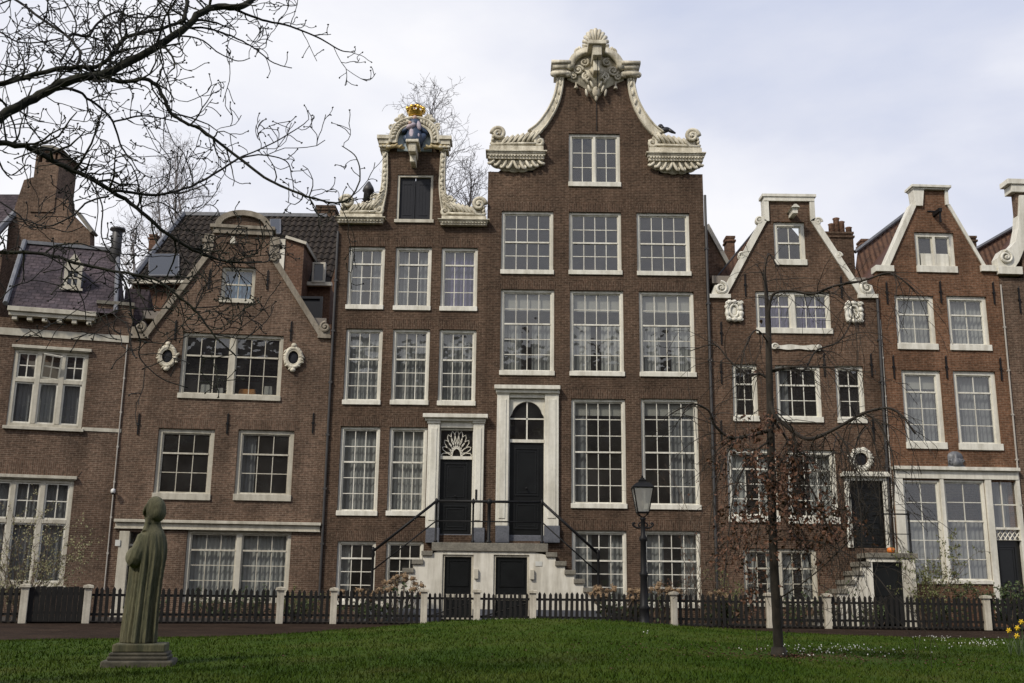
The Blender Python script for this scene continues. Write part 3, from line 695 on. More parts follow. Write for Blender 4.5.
s = Cc.rect(339.5, 200, 383, 226); yv = lambda y: q(414, y)[1]
scroll_block(Cc, s[0], s[1], yv(225.5), yv(216.0), yv(196), M['cream'], 1, skirt=False)
scroll_block(Cc, 2 * uc - s[1], WC - .03, yv(226.5), yv(217.0), yv(197), M['cream'], -1, skirt=False)
cr = MB(); vp0, vp1 = yv(152), yv(138.5); h = vp1 - vp0
for f in (1, -1):
    a, b = sorted((uc - f * (I[-1][0] - .1), uc - f * (O[-1][0] + .14)))
    cr.box(a - .06, b + .06, -.32, .45, vp0 + h * .74, vp1); cr.box(a, b, -.26, .42, vp0 + h * .42, vp0 + h * .74); cr.box(a + .05, b - .05, -.2, .4, vp0, vp0 + h * .42)
    for k in range(3): cr.ell((a + .1 + .14 * k, -.24, vp0 + h * .2), (.06, .06, .1), PI / 2)
ra = I[-1][0] - .02; vax = yv(145.5); ta = yv(119.5)
def arc_(r, hgt, p=1.0, n=20): return [(uc + r * math.cos(PI * i / n), vax + hgt * math.sin(PI * i / n) ** p) for i in range(n + 1)]
A0 = arc_(ra, ta - vax, .75); A1 = arc_(ra - .32, ta - vax - .34, .75)
cr.prism(A0 + A1[::-1], -.26, .36); cr.tube([(u, -.27, v) for u, v in arc_(ra - .06, ta - vax - .05, .75)], .06, 6); cr.tube([(u, -.25, v) for u, v in arc_(ra - .30, ta - vax - .32, .75)], .05, 6)
for i in range(1, 20):
    u, v = arc_(ra - .17, ta - vax - .18, .75)[i]
    if abs(i - 10) > 1: cr.ell((u, -.28, v), (.10, .07, .055), PI * i / 20 + .7)
for f in (1, -1):
    cr.spiral((uc - f * .44, ta - .06), .15, 1.5, .06, -.22, PI / 2, f); cr.ell((uc - f * .66, -.2, ta - .10), (.14, .1, .08), f * .4); cr.ell((uc - f * .60, -.12, ta + .05), (.06, .06, .10), 0); cr.spiral((uc - f * .86, ta - .42), .14, 1.4, .05, -.24, 1, -f)
crest = cr.build('crest', M['cream'], Cc.root, smooth=False)
MB().prism(A1 + [(uc - ra + .32, vax - .25), (uc + ra - .32, vax - .25)], -.04, .3).build('niche', M['blue_relief'], crest)
r_ = MB(); vz = yv(148.5); kz = .86
r_.lathe([(.30, 0), (.36, .25), (.30, .55), (.22, .8), (.25, 1.0), (.20, 1.18), (.09, 1.25)], (uc, -.22, vz), 14); r_.ell((uc + .28, -.2, vz + .75), (.3, .16, .13), -.7); r_.ell((uc - .26, -.2, vz + .8), (.28, .14, .12), PI + .6)
r_.ell((uc + .2, -.26, vz + .3), (.34, .14, .2), .9); r_.ell((uc - .22, -.22, vz + .25), (.3, .14, .16), -1.1 + PI)
r_.v = [(x, y, vz + (z - vz) * kz) for x, y, z in r_.v]; rb = r_.build('seated_figure', M['blue_robe'], crest, smooth=True)
vz = vz - .08; MB().ell((uc - .06, -.46, vz + .35), (.34, .1, .12), PI / 2 + .15).ell((uc + .12, -.44, vz + .25), (.27, .1, .09), PI / 2 - .2).ell((uc - .12, -.46, vz + .78), (.2, .1, .1), .5).ell((uc + .16, -.4, vz + .82), (.09, .06, .2), .2).build('robe_fold', M['white_robe'], rb, smooth=True)
MB().ell((uc, -.34, vz + 1.16), (.085, .09, .11), 0).ell((uc - .15, -.5, vz + .88), (.07, .07, .08)).build('face', M['skin_paint'], rb, smooth=True)
vz = vz + .08; gd = MB()
for f in (1, -1):
    gd.tube([(uc - f * .35, -.16, vz - .06), (uc - f * .7, -.2, vz + .0), (uc - f * 1.0, -.2, vz - .06), (uc - f * 1.25, -.16, vz - .02)], [.06, .08, .09, .05], 8)
    for i in range(5): gd.ell((uc - f * (.5 + .17 * i), -.24, vz - .02 + .04 * (i % 2)), (.10, .05, .05), f * .8)
split(gd.build('gold_garland', M['gold_leaf'], crest, smooth=True), uc)
cw = MB(); vc = yv(118.2)
cw.lathe([(.24, 0), (.27, .03), (.27, .13), (.30, .16), (.30, .19)], (uc, -.1, vc), 18)
for i in range(8):
    a = 2 * PI * (i + .5) / 8; cw.ell((uc + .32 * math.cos(a), -.1 + .32 * math.sin(a), vc + .30), (.075, .06, .085), 0)
    cw.tube([(uc + .29 * math.cos(a), -.1 + .29 * math.sin(a), vc + .18), (uc + .32 * math.cos(a), -.1 + .32 * math.sin(a), vc + .32)], [.07, .04], 5)
    cw.tube([(uc + .30 * math.cos(a), -.1 + .30 * math.sin(a), vc + .2), (uc + .23 * math.cos(a), -.1 + .23 * math.sin(a), vc + .40), (uc, -.1, vc + .46)], .03, 5)
cw.ell((uc, -.1, vc + .48), (.06, .06, .06)).build('crown', M['gold'], crest, smooth=True)
MB().box(uc - .14, uc + .14, -.9, .05, yv(161), yv(152.5)).box(uc - .24, uc + .24, -.98, .05, yv(152.5), yv(149.5)).box(uc - .10, uc + .10, -.6, .05, yv(168), yv(161)).build('hoist_beam', M['cream'], crest, bevel=.03)
yv_floor = [q(410, y)[1] for y in (236, 318, 416, 528)]
Cc.shell(WC, vb - .1, 11, yv_floor); Cc.roof(.1, WC - .1, vb - .2, vt - 1.6, .5, 11, M['pantile'])
chimney(Cc, 361.5, 203.5, 374, 225, 2.0, M['brick_dark'], cap=True, depth=.8)
u, v = Cc.uv(368, 202, 2.4); MB().lathe([(.2, 0), (.18, .4), (.24, .45), (.2, .6), (.05, .85)], (u, 2.4, v), 12).build('chimney_pot', M['gutter'], Cc.root, smooth=True)
pipe(Cc, [(338.5, 232), (319.5, 600)], .045, 'gutter', -.07)
# ================================================== B: house with sloping gable and stone rosettes
PSI_B = R(7); pB = Vector((X_BC, YF, 0)); dB = Vector((math.cos(PSI_B), math.sin(PSI_B), 0))
tmp = House('tmp', None, pB.x, pB.y, PSI_B, 'brick_grey', None)
WB = -tmp.uv(117, 480)[0]; bpy.data.objects.remove(tmp.root)
oB = pB - dB * WB
B = House('brick_house', 'greyish brown brick house with low sloping gable, arched top and two stone rosettes', oB.x, oB.y, PSI_B, 'brick_grey', 'brick_grey_arch', group='gabled brick houses in a row')
q = B.uv; WB -= .02
window(B, (221, 267, 255, 302.3), 2, 1, 1, curtain=('full', 'blue_cloth'), wood='offwhite', arch=False, fw=.09)
window(B, (180.5, 333.8, 282, 398.8), 3, 1, 2, split=2, wood='offwhite', arch=False, fw=.11, mull=.2)
window(B, (155.5, 428.7, 212.5, 499), 3, 1, 2, wood='offwhite', fw=.14, mull=.1)
window(B, (236, 430, 292.5, 500), 3, 1, 2, curtain=('left', 'net_grey'), wood='offwhite', fw=.14)
window(B, (184.5, 530.5, 289.5, 603), 3, 1, 3, split=2, curtain=('full', 'net_pale'), wood='offwhite', arch=False, fw=.12, mull=.18, sill=False)
bl = B.rect(119, 521, 321, 530.5)
mb = MB(); mb.box(.06, bl[1], -.16, .02, bl[3] - .10, bl[3]); mb.box(.1, bl[1] - .03, -.06, .02, bl[2] + .04, bl[3] - .10); mb.box(.08, bl[1] - .01, -.10, .02, bl[2], bl[2] + .04)
mb.build('string_course', M['offwhite'], B.root, bevel=.01)
# entrance
du0, du1, dv0, dv1 = B.rect(125.5, 532, 146, 606); dv0 = .3; B.holes.append((du0, du1, dv0, dv1))
mb = MB(); a = B.rect(117, 532, 126, 600); mb.box(a[0], du0 + .05, -.09, .12, 0.3, dv1 + .02); mb.box(du1 - .05, du1 + .2, -.09, .12, .3, dv1 + .02); mb.box(a[0] - .06, du0 + .08, -.12, .1, 0.0, .3); mb.box(du1 - .08, du1 + .24, -.12, .1, 0, .3)
mb.box(du0 + .05, du1 - .05, .02, .2, dv0 + 2.05, dv0 + 2.13)
mb.build('door_surround', M['offwhite'], B.root, bevel=.01)
door_leaf(B, du0, du1, dv0, dv0 + 2.05, .12)
MB().add([(du0, .14, dv0 + 2.1), (du1, .14, dv0 + 2.1), (du1, .14, dv1), (du0, .14, dv1)], [(0, 1, 2, 3)]).build('pane', M['glass'], B.root, recalc=False)
n = q(118.5, 543); MB().box(n[0] - .08, n[0] + .08, -.125, -.095, n[1] - .1, n[1] + .1).build('number_plate', M['number_plate'], B.root)
# gable
gp = [q(147, 338.5), q(212, 254), q(215, 229)]; gr = [q(271, 229), q(272.5, 262), q(320, 338.5)]
uc = (gp[2][0] + gr[0][0]) / 2; vs0 = q(243, 228)[1]; va = q(243, 214.5)[1]; hwid = (gr[0][0] - gp[2][0]) / 2
arcp = [(uc + (hwid - .1) * math.cos(PI * i / 12), vs0 + (va - vs0) * math.sin(PI * i / 12)) for i in range(13)]
veL = gp[0][1]; veR = gr[2][1]
B.wall([(0, 0), (WB, 0), (WB, veR), gr[2], gr[1], (gr[0][0], vs0)] + arcp + [(gp[2][0], vs0), gp[1], gp[0], (0, veL)])
cop = MB()
def slope(mb, a, b, w, y0=-.09, y1=.4, sh=0):
    d = Vector((b[0] - a[0], b[1] - a[1])).normalized(); n = Vector((-d.y, d.x)) * w
    mb.prism([(a[0], a[1]), (b[0], b[1]), (b[0] + n.x, b[1] + n.y), (a[0] + n.x, a[1] + n.y)], y0, y1)
slope(cop, gp[0], gp[1], .2); slope(cop, gr[1], gr[2], .2)
split(cop.build('gable_coping', M['muted'], B.root, bevel=.01), uc)
mb = MB(); mb.box(gp[2][0] - .16, gr[0][0] + .16, -.16, .42, vs0 - .06, vs0 + .06); mb.box(gp[2][0] - .06, gr[0][0] + .06, -.10, .4, vs0 - .26, vs0 - .06)
arco = [(uc + (hwid + .0) * math.cos(PI * i / 12), vs0 + .05 + (va - vs0 + .08) * math.sin(PI * i / 12)) for i in range(13)]
arcin = [(uc + (hwid - .22) * math.cos(PI * i / 12), vs0 + .05 + (va - vs0 - .12) * math.sin(PI * i / 12)) for i in range(13)]
mb.prism(arco + arcin[::-1], -.14, .42)
for f in (0, 1):   # side ears of the top block
    x = gp[2][0] if f == 0 else gr[0][0]; s = -1 if f == 0 else 1; b0 = gp[1][1] if f == 0 else gr[1][1]
    a, b = sorted((x, x + s * .34)); mb.box(a, b, -.05, .36, b0 + .05, vs0 - .3); mb.box(*sorted((x, x + s * .42)), -.09, .38, vs0 - .62, vs0 - .5); mb.box(*sorted((x, x + s * .40)), -.08, .37, b0 + .25, b0 + .33)
    mb.spiral((x + s * .2, b0 + .12), .16, 1.4, .05, -.1, 0, s)
mb.build('gable_top', M['muted'], B.root, bevel=.01)
for f, (x0, x1, py) in enumerate(((120, 149, 332), (318, 331, 332))):
    a = B.rect(x0, 327, x1, 338.5); mb = MB(); u1_ = min(a[1], WB + .12)
    mb.box(max(a[0], -.05), u1_, -.10, .3, a[2], a[2] + .12); mb.box(max(a[0], -.02) if f == 0 else a[0], u1_ - .04, -.05, .3, a[2] + .12, a[3])
    mb.spiral(((a[1] - .3) if f == 0 else (a[0] + .25), a[3] - .02), .19, 1.5, .06, -.06, PI / 2, 1 if f else -1)
    mb.build('gable_foot', M['muted'], B.root)
def wreath(H, px, py, ru, rv, m, bumps=9, name='rosette', hole=True):
    u, v = H.uv(px, py); mb = MB(); n = 28
    rr_ = random.Random(int(px * 7))
    mb.tube([(u + ru * .70 * math.cos(2 * PI * i / n), -.05, v + rv * .70 * math.sin(2 * PI * i / n)) for i in range(n + 1)], .085, 7)
    mb.tube([(u + ru * .54 * math.cos(2 * PI * i / n), -.08, v + rv * .54 * math.sin(2 * PI * i / n)) for i in range(n + 1)], .03, 6)
    for i in range(bumps * 2):
        a = 2 * PI * (i + rr_.uniform(-.2, .2)) / (bumps * 2) + PI / 2; o_ = rr_.uniform(.70, .90); sz = rr_.uniform(.6, 1.1)
        mb.ell((u + ru * o_ * math.cos(a), -.07, v + rv * o_ * math.sin(a)), (.11 * sz, .07, .05 * sz), a + rr_.choice((.6, -.6, 1.5)), 8, 5)
    for a in ((PI / 2, -PI / 2) if name == 'rosette' else ()): mb.ell((u, -.08, v + rv * .92 * math.sin(a)), (.10, .07, .09), 0)
    o = mb.build(name, m, H.root, smooth=True)
    MB().ell((u, -.005, v), (ru * .45, .03, rv * .5), 0, 16).build('recess', M['shutter'], o, smooth=True)
wreath(B, 167.7, 356.7, .38, .48, M['cream']); wreath(B, 293.5, 358, .38, .48, M['cream'])
for px, w_, h_, m_, nm, lab in ((205, .34, .42, 'blind', 'box', 'cream box standing behind the left panes of the wide window between the rosettes'), (220, .22, .30, 'blind', 'book', 'small cream book leaning behind the left panes of the wide window between the rosettes'),
  (247, .62, .26, 'amber', 'lamp', 'unlit amber box, orange by its colour alone, behind the right panes of the wide window between the rosettes'), (268, .3, .36, 'blind', 'box', 'cream box standing at the far right end behind the wide window between the rosettes')):  # the amber one is a coloured box; it gives no light
    u, v = q(px, 393, .36); t = thing(nm, lab, nm, B.world(u, .42, v - .12), PSI_B)
    mb_ = MB().prism([(-w_ / 2, 0), (w_ / 2, 0), (w_ / 2 * .86, h_), (-w_ / 2 * .86, h_)], -.08, .08); mb_.build('shade' if nm == 'lamp' else 'cover', M[m_], t, bevel=.015)
anchors(B, [(175.5, 330), (291, 331), (209.5, 279), (267.5, 280), (138.5, 424), (227.5, 423.5), (313, 423)], .36)
u, v = q(235, 244); MB().box(u - .05, u + .05, -.6, .1, v, v + .09).box(u - .08, u + .08, -.62, -.5, v - .2, v).build('hoist_beam', M['offwhite'], B.root)
flo = [q(230, y)[1] for y in (312, 408, 512)]
B.shell(WB, min(veL, veR) - .2, 9, flo); B.roof(.1, WB - .1, veL - .2, vs0 - .3, .5, 9, M['pantile'])
pipe(B, [(127.5, 345), (104.5, 590)], .022, 'pipe_light', -.05)

# building with the tiled roof that looks over B's gable
z_r = at(256, 216, 48).z; z_e = at(256, 284, 44.2).z
rx0, rx1, ex0, ex1 = at(184, 216, 48).x, at(326, 216, 48).x, at(134, 270, 44.2).x, at(331, 280, 44.2).x
RB = House('rear_house', 'house with dark pantile roof and skylights rising behind the gable with rosettes', ex0, 44.2, 0, 'brick_rust', None, 'house')
WR = ex1 - ex0; qr = RB.uv
RB.wall([(0, 0), (WR, 0), (WR, z_e), (0, z_e)], .4)
mb = MB(); mb.box(WR - .4, WR - .01, .41, 8, 0, z_e - .1); mb.box(.01, .4, .41, 8, 0, z_e - .1); mb.box(.01, WR - .01, 7.7, 8.2, 0, z_r - .1); mb.build('side_wall', M['brick_rust'], RB.root)
rt = pantiles('roof', (0, -.2, z_e), (WR, -.2, z_e), (0, 3.8, z_r), M['pantile'], RB.root, 30, 12, .06)
mb = MB(); mb.box(rx0 - ex0 - .1, rx1 - ex0 + .05, 3.65, 4.1, z_r - .05, z_r + .12); mb.build('ridge', M['lead'], rt)
mb = MB(); mb.tube([(0.0, -.25, z_e + .05), (rx0 - ex0, 3.7, z_r + .05)], .13, 6); mb.build('hip_flashing', M['lead'], rt)
MB().box(-.1, WR + .1, -.4, -.16, z_e - .14, z_e + .02).build('gutter', M['offwhite'], rt)
# hip side so the roof is closed on the left: trim the front slope to the hip line
me = rt.data; bm = bmesh.new(); bm.from_mesh(me); bm.verts.ensure_lookup_table()
hx = rx0 - ex0
nc = Vector((4.0, -hx, 0)).normalized()   # vertical plane through the hip edge
bmesh.ops.bisect_plane(bm, geom=bm.verts[:] + bm.edges[:] + bm.faces[:], plane_co=(0, -.2, z_e), plane_no=-nc, clear_outer=True)
bm.to_mesh(me); bm.free()
MB().add([(0, -.2, z_e), (hx, 3.8, z_r), (hx + .5, 7.8, z_r), (0, 8, z_e)], [(0, 1, 2, 3)]).build('hip_slope', M['pantile'], rt, recalc=False)
def skylight(px0, py0, px1, py1, name='skylight'):
    # corners intersected with the tilted front slope
    P0 = RB.world(0, -.2, z_e); nn = Vector((0, -(z_r - z_e), 4.0)).normalized()
    pts = []
    for px, py in ((px0, py1), (px1, py1), (px1, py0), (px0, py0)):
        d = ray(px, py); t = (P0 - Vector((0, 0, EYE))).dot(nn) / d.dot(nn); pts.append(Vector((0, 0, EYE)) + d * t - RB.o)
    f = MB(); c = sum(pts, Vector()) / 4
    for i in range(4): f.tube([pts[i] + nn * .12, pts[(i + 1) % 4] + nn * .12], .045, 6)
    f.add([p + nn * .02 for p in pts] + [p + nn * .12 for p in pts], [(0, 1, 5, 4), (1, 2, 6, 5), (2, 3, 7, 6), (3, 0, 4, 7)])
    fo = f.build(name, M['lead'], rt)
    MB().add([p + nn * .16 for p in pts], [(0, 1, 2, 3)]).build('pane', M['sky_pane'], fo, recalc=False)
m, nt, p, out = new_mat('skylight glass'); p.inputs['Base Color'].default_value = (.04, .045, .055, 1); p.inputs['Roughness'].default_value = .12; p.inputs['Specular IOR Level'].default_value = .5; M['sky_pane'] = m
skylight(150, 257, 179, 278); skylight(271, 222, 280.5, 236)
# white cheeked dormer with brick stack, behind B's right slope
u0, v0 = qr(270, 285, -1.5); u1, v1 = qr(285.5, 239, -1.5); u2, _ = qr(301.5, 285, -1.5); _, v2 = qr(300, 245, -1.5)
mb = MB().box(u0, u1, -1.5, 1.5, v0 - 3, v1); mb.build('dormer', M['plaster'], RB.root)
mb = MB().prism([(u1 + .005, v0 - 3), (u2, v0 - 3), (u2, v2), (u1 + .005, v1 + .02)], -1.45, 1.5); mb.build('dormer_cheek', M['brick_rust'], RB.root)
slope(mb2 := MB(), (u1, v1 + .02), (u2 + .1, v2), .12, -1.6, 1.6); mb2.build('dormer_coping', M['offwhite'], RB.root)
a = qr(312, 283, -.32); b = qr(326, 263, -.32); mb = MB(); ring(mb, a[0], b[0], a[1], b[1], .08, -.44, -.32); mb.box(a[0], b[0], -.32, -.22, a[1], b[1]); o = mb.build('dormer_window', M['offwhite'], RB.root)
MB().add([(a[0] + .08, -.40, a[1] + .08), (b[0] - .08, -.40, a[1] + .08), (b[0] - .08, -.40, b[1] - .08), (a[0] + .08, -.40, b[1] - .08)], [(0, 1, 2, 3)]).build('pane', M['sky_pane'], o, recalc=False)
a = qr(298, 325, -2.4); b = qr(323, 297, -2.4); mb = MB(); ring(mb, a[0], b[0], a[1], b[1], .1, -2.5, -2.35); mb.box(a[0] + .1, b[0] - .1, -2.42, -2.38, a[1] + .1, b[1] - .1)
o = mb.build('dark_panel', M['shutter'], RB.root); MB().box(a[0] - .1, b[0] + .4, -2.37, 0, a[1] - 3, a[1] + .05).build('annex', M['brick_rust'], RB.root)
chimney(RB, 147, 236, 156.5, 262, 6, M['brick_rust'], depth=.7)
chimney(RB, 314, 207, 335, 245, 5.0, M['brick_dark'], depth=1.2)

# ================================================== A: house with slate roof and mullioned windows
PSI_A = R(15); dA = Vector((math.cos(PSI_A), math.sin(PSI_A), 0))
tmp = House('tmp', None, oB.x, oB.y, PSI_A, 'brick_grey', None); WA = -tmp.uv(-35, 480)[0]; bpy.data.objects.remove(tmp.root)
oA = oB - dA * WA
A = House('brick_house', 'brown brick house with slate roof, small dormer and cream mullioned windows', oA.x, oA.y, PSI_A, 'brick_grey', 'brick_grey_arch', group='gabled brick houses in a row')
q = A.uv
def mullioned(px, cols3, nb, tilt=False, arch=True):
    u0, u1, v0, v1 = A.rect(*px); A.holes.append((u0, u1, v0, v1)); vt = v0 + (v1 - v0) * .60
    mb = MB(); ring(mb, u0, u1, v0, v1, .13, .03, .18, .14); mb.box(u0 - .08, u1 + .08, -.12, .05, v1 + .005, v1 + .11); mb.box(u0 - .04, u1 + .04, -.06, .05, v1 - .03, v1 + .004)
    iu0, iu1 = u0 + .13, u1 - .13; w = (iu1 - iu0 - .16 * (cols3 - 1)) / cols3
    for k in range(1, cols3): a = iu0 + k * w + (k - 1) * .16; mb.box(a, a + .16, .02, .17, v0 + .14, v1 - .13)
    for k in range(cols3): a = iu0 + k * (w + .16); mb.box(a, a + w, .025, .17, vt - .07, vt + .07)
    f = mb.build('window', M['offwhite'], A.root, bevel=.01); MB().box(u0 - .08, u1 + .08, -.1, .05, v0 - .09, v0 + .02).build('sill', M['offwhite'], f, bevel=.01)
    for k in range(cols3):
        a = iu0 + k * (w + .16); b = a + w; s = MB(); ring(s, a, b, vt + .07, v1 - .13, .05, .07, .13); ring(s, a, b, v0 + .14, vt - .07, .05, .07, .13)
        um = (a + b) / 2; vm = (vt + .07 + v1 - .13) / 2
        if tilt and k == 1:   # this casement hangs open, hinged at its foot
            s = MB(); ring(s, a, b, v0 + .14, vt - .07, .05, .07, .13); s.build('sash', M['white'], f); s = MB(); h_ = v1 - .13 - vt - .07
            ring(s, -w / 2, w / 2, 0, h_, .05, -.03, .03); s.box(-.018, .018, -.02, .02, .05, h_ - .05); s.box(-w / 2 + .05, w / 2 - .05, -.019, .019, h_ / 2 - .018, h_ / 2 + .018)
            so = s.build('open_sash', M['white'], f); so.location = (um, .10, vt + .08); so.rotation_euler = (R(26), R(7), 0)
            g_ = MB().add([(-w / 2 + .04, 0, .04), (w / 2 - .04, 0, .04), (w / 2 - .04, 0, h_ - .04), (-w / 2 + .04, 0, h_ - .04)], [(0, 1, 2, 3)]).build('pane', M['glass'], f, recalc=False); g_.location = so.location; g_.rotation_euler = so.rotation_euler
            MB().add([(a, .1, v0 + .14), (b, .1, v0 + .14), (b, .1, vt - .07), (a, .1, vt - .07)], [(0, 1, 2, 3)]).build('pane', M['glass'], f, recalc=False)
            MB().add(*folds(a, b, v0 + .14, vt, .3, seed=k)).build('curtain', M['net'], f, smooth=True, recalc=False); continue
        s.box(um - .018, um + .018, .08, .12, vt + .12, v1 - .18); s.box(a + .05, b - .05, .082, .118, vm - .018, vm + .018)
        so = s.build('sash', M['white'], f)
        MB().add([(a, .1, v0 + .14), (b, .1, v0 + .14), (b, .1, v1 - .13), (a, .1, v1 - .13)], [(0, 1, 2, 3)]).build('pane', M['glass'], f, recalc=False)
        MB().add(*folds(a, b, v0 + .14, v1 - .13 if not tilt else vt, .3, seed=k)).build('curtain', M['net_grey'], f, smooth=True, recalc=False)
    if arch:
        n = 12; poly = [(u0 - .1, v1 + .12)] + [(u1 + .1, v1 + .12)] + [(u1 + .2 - (u1 - u0 + .4) * i / n, v1 + .3 + .35 * math.sin(PI * i / n)) for i in range(n + 1)]
        MB().prism(poly, -.015, .02).build('brick_arch', A.a, A.root)
mullioned((10, 350, 85.5, 428), 3, 2, tilt=True, arch=False)
mullioned((-24, 478, 69, 586), 3, 2)
vb0, vb1 = q(60, 338.5)[1], q(60, 331.5)[1]
mb = MB().box(0, WA - .05, -.05, .02, vb0, vb1); mb.build('string_course', M['offwhite'], A.root); s2 = q(103, 430)[1]; MB().box(q(82, 430)[0], WA - .02, -.03, .02, s2 - .06, s2 + .06).build('string_course', M['offwhite'], A.root)
ve = q(60, 321)[1]; vtopA = q(60, 312)[1]
A.wall([(0, 0), (WA, 0), (WA, q(115, 303)[1]), (q(98, 310)[0], q(115, 303)[1]), (q(98, 310)[0], ve), (0, ve)])
cu0, cu1 = q(9, 316)[0], q(97.5, 316)[0]
mb = MB(); mb.box(cu0, cu1, -.42, .3, vtopA - .16, vtopA); mb.box(cu0 + .04, cu1 - .04, -.34, .3, vtopA - .3, vtopA - .16)
for i in range(6): a = cu0 + .15 + (cu1 - cu0 - .45) * i / 5; mb.box(a, a + .16, -.30, .0, vtopA - .44, vtopA - .3)
mb.build('cornice', M['offwhite'], A.root, bevel=.01)
mb = MB(); a = q(97, 303)[1]; mb.box(q(97, 300)[0], WA + .02, -.06, .36, a - .02, a + .1); mb.build('parapet_cap', M['stone'], A.root)
# slate roof
yr = 3.6; zr = q(70, 247, yr)[1]; su0, su1 = q(25, 244, yr)[0], q(119, 244, yr)[0]; ru1 = q(117, 320, .0)[0]
mb = MB(); mb.add([(cu0 - .1, -.25, vtopA + .02), (WA - .55, -.25, vtopA + .02), (su1, yr, zr), (su0, yr, zr), (cu0 - .1, 7, vtopA), (WA - .55, 7, vtopA)], [(0, 1, 2, 3), (1, 5, 2), (0, 3, 4), (3, 2, 5, 4)])
rf = mb.build('roof', M['slate'], A.root)
MB().box(su0 - .1, su1 + .1, yr - .15, yr + .2, zr - .05, zr + .08).build('ridge', M['lead'], rf)
MB().tube([(cu0 - .1, -.3, vtopA + .1), (su0, yr - .1, zr + .05)], .09, 6).build('hip_flashing', M['lead'], rf)
MB().tube([(WA - .55, -.3, vtopA + .1), (su1, yr - .1, zr + .05)], .08, 6).build('hip_flashing', M['lead'], rf)
t_d = .35; yd = -.25 + (yr + .25) * t_d - .35
a = q(62.5, 287.5, yd); b = q(82.5, 268, yd); ap = q(72.5, 252.5, yd)
mb = MB(); ring(mb, a[0], b[0], a[1], b[1], .13, yd, yd + .1); mb.box(a[0] - .08, b[0] + .08, yd - .06, yd + .05, a[1] - .08, a[1]); u = (a[0] + b[0]) / 2; v = (a[1] + b[1]) / 2
mb.box(u - .025, u + .025, yd + .02, yd + .08, a[1] + .1, b[1] - .1); mb.box(a[0] + .1, b[0] - .1, yd + .022, yd + .078, v - .02, v + .02)
mb.prism([(a[0] - .06, b[1]), (b[0] + .06, b[1]), ((a[0] + b[0]) / 2, ap[1])], yd, yd + .1)
dm = mb.build('dormer', M['offwhite'], rf)
MB().prism([(a[0] + .01, a[1]), (b[0] - .01, a[1]), (b[0] - .01, b[1]), (u, ap[1] - .1), (a[0] + .01, b[1])], yd + .11, yd + 2.2).build('dormer_body', M['lead'], dm)
MB().add([(a[0] + .1, yd + .06, a[1] + .1), (b[0] - .1, yd + .06, a[1] + .1), (b[0] - .1, yd + .06, b[1] - .1), (a[0] + .1, yd + .06, b[1] - .1)], [(0, 1, 2, 3)]).build('pane', M['sky_pane'], dm, recalc=False)
u, v = q(116.5, 244, yr - .6); vt = q(116.5, 227, yr - .6)[1]
MB().lathe([(.20, -1.6), (.19, 0), (.19, (vt - v) * .72), (.17, (vt - v) * .76), (.30, (vt - v) * .80), (.27, (vt - v) * .92), (.08, vt - v)], (u, yr - .6, v), 14).build('vent_stack', M['gutter'], A.root, smooth=True)
a = q(137, 318, 1.2); b = q(157, 283, 1.2)   # grey panelled bay between the two houses
mb = MB().box(WA - .5, WA + .35, 1.6, 4.2, vtopA - 2, q(148, 290, 1.6)[1]); mb.build('side_dormer', M['slate'], A.root)
A.shell(WA, ve - .2, 7, [q(60, y)[1] for y in (440,)])
# tall side building with big chimney, far left
yk = 42.0
K = House('rear_house', 'rear brick house with broad tapering chimney stack at the left edge', at(-60, 300, yk).x, yk, 0, 'brick_grey', None, 'house')
qk = K.uv
prof = [qk(x, y) for x, y in ((6, 252), (8, 228), (24, 180), (33, 177), (46, 196), (70, 200), (70, 212), (90, 232), (90, 260))]
K.wall([(prof[0][0] - 3, 0), (prof[-1][0] + .4, 0), (prof[-1][0] + .4, prof[-1][1])] + prof[::-1] + [(prof[0][0] - 3, prof[0][1])], .5)
c0, c1 = qk(30, 212), qk(60, 163)
mb = MB().box(c0[0], c1[0], -.06, 1.7, c0[1], c1[1]); w = c1[0] - c0[0]
for t in (.0, .28, .66, .9): mb.box(c0[0] + w * t, c0[0] + w * min(1, t + .14), -.06, 1.7, c1[1], c1[1] + .42)
mb.box(c0[0] - .05, c1[0] + .05, -.12, 1.76, c1[1] + .42, c1[1] + .5)
st = mb.build('chimney', M['brick_grey'], K.root)
MB().prism([(c0[0] - .14, c1[1] + .5), (c1[0] + .2, c1[1] + .5), (c1[0] - w * .3, c1[1] + .72), (c0[0] + w * .3, c1[1] + .72)], -.2, 1.85).build('chimney_cap', M['stone'], st)
p = [qk(-70, 250), qk(4, 250), qk(21, 184), qk(-70, 184)]
MB().add([(p[0][0], -1.2, p[0][1]), (p[1][0], -1.2, p[1][1]), (p[2][0], 1.2, p[2][1]), (p[3][0], 1.2, p[3][1]), (p[0][0], -1.1, p[0][1] - .15), (p[1][0], -1.1, p[1][1] - .15), (p[2][0], 1.3, p[2][1] - .15), (p[3][0], 1.3, p[3][1] - .15)], [(0,1,2,3), (7,6,5,4), (0,4,5,1), (1,5,6,2), (2,6,7,3), (3,7,4,0)]).build('roof', M['slate'], K.root)
MB().tube([(p[1][0], -1.25, p[1][1]), (p[2][0], 1.15, p[2][1])], .14, 6).build('roof_flashing', M['lead'], K.root)
slope(mb := MB(), qk(75, 212), qk(91, 233), .12, -.08, .55); mb.build('wall_coping', M['stone'], K.root)
a = qk(-20, 300); b = qk(22, 244); mb = MB().box(a[0], b[0], -1.5, -.02, 0, a[1] + 1.5); mb.build('lower_wall', M['brick_grey'], K.root)

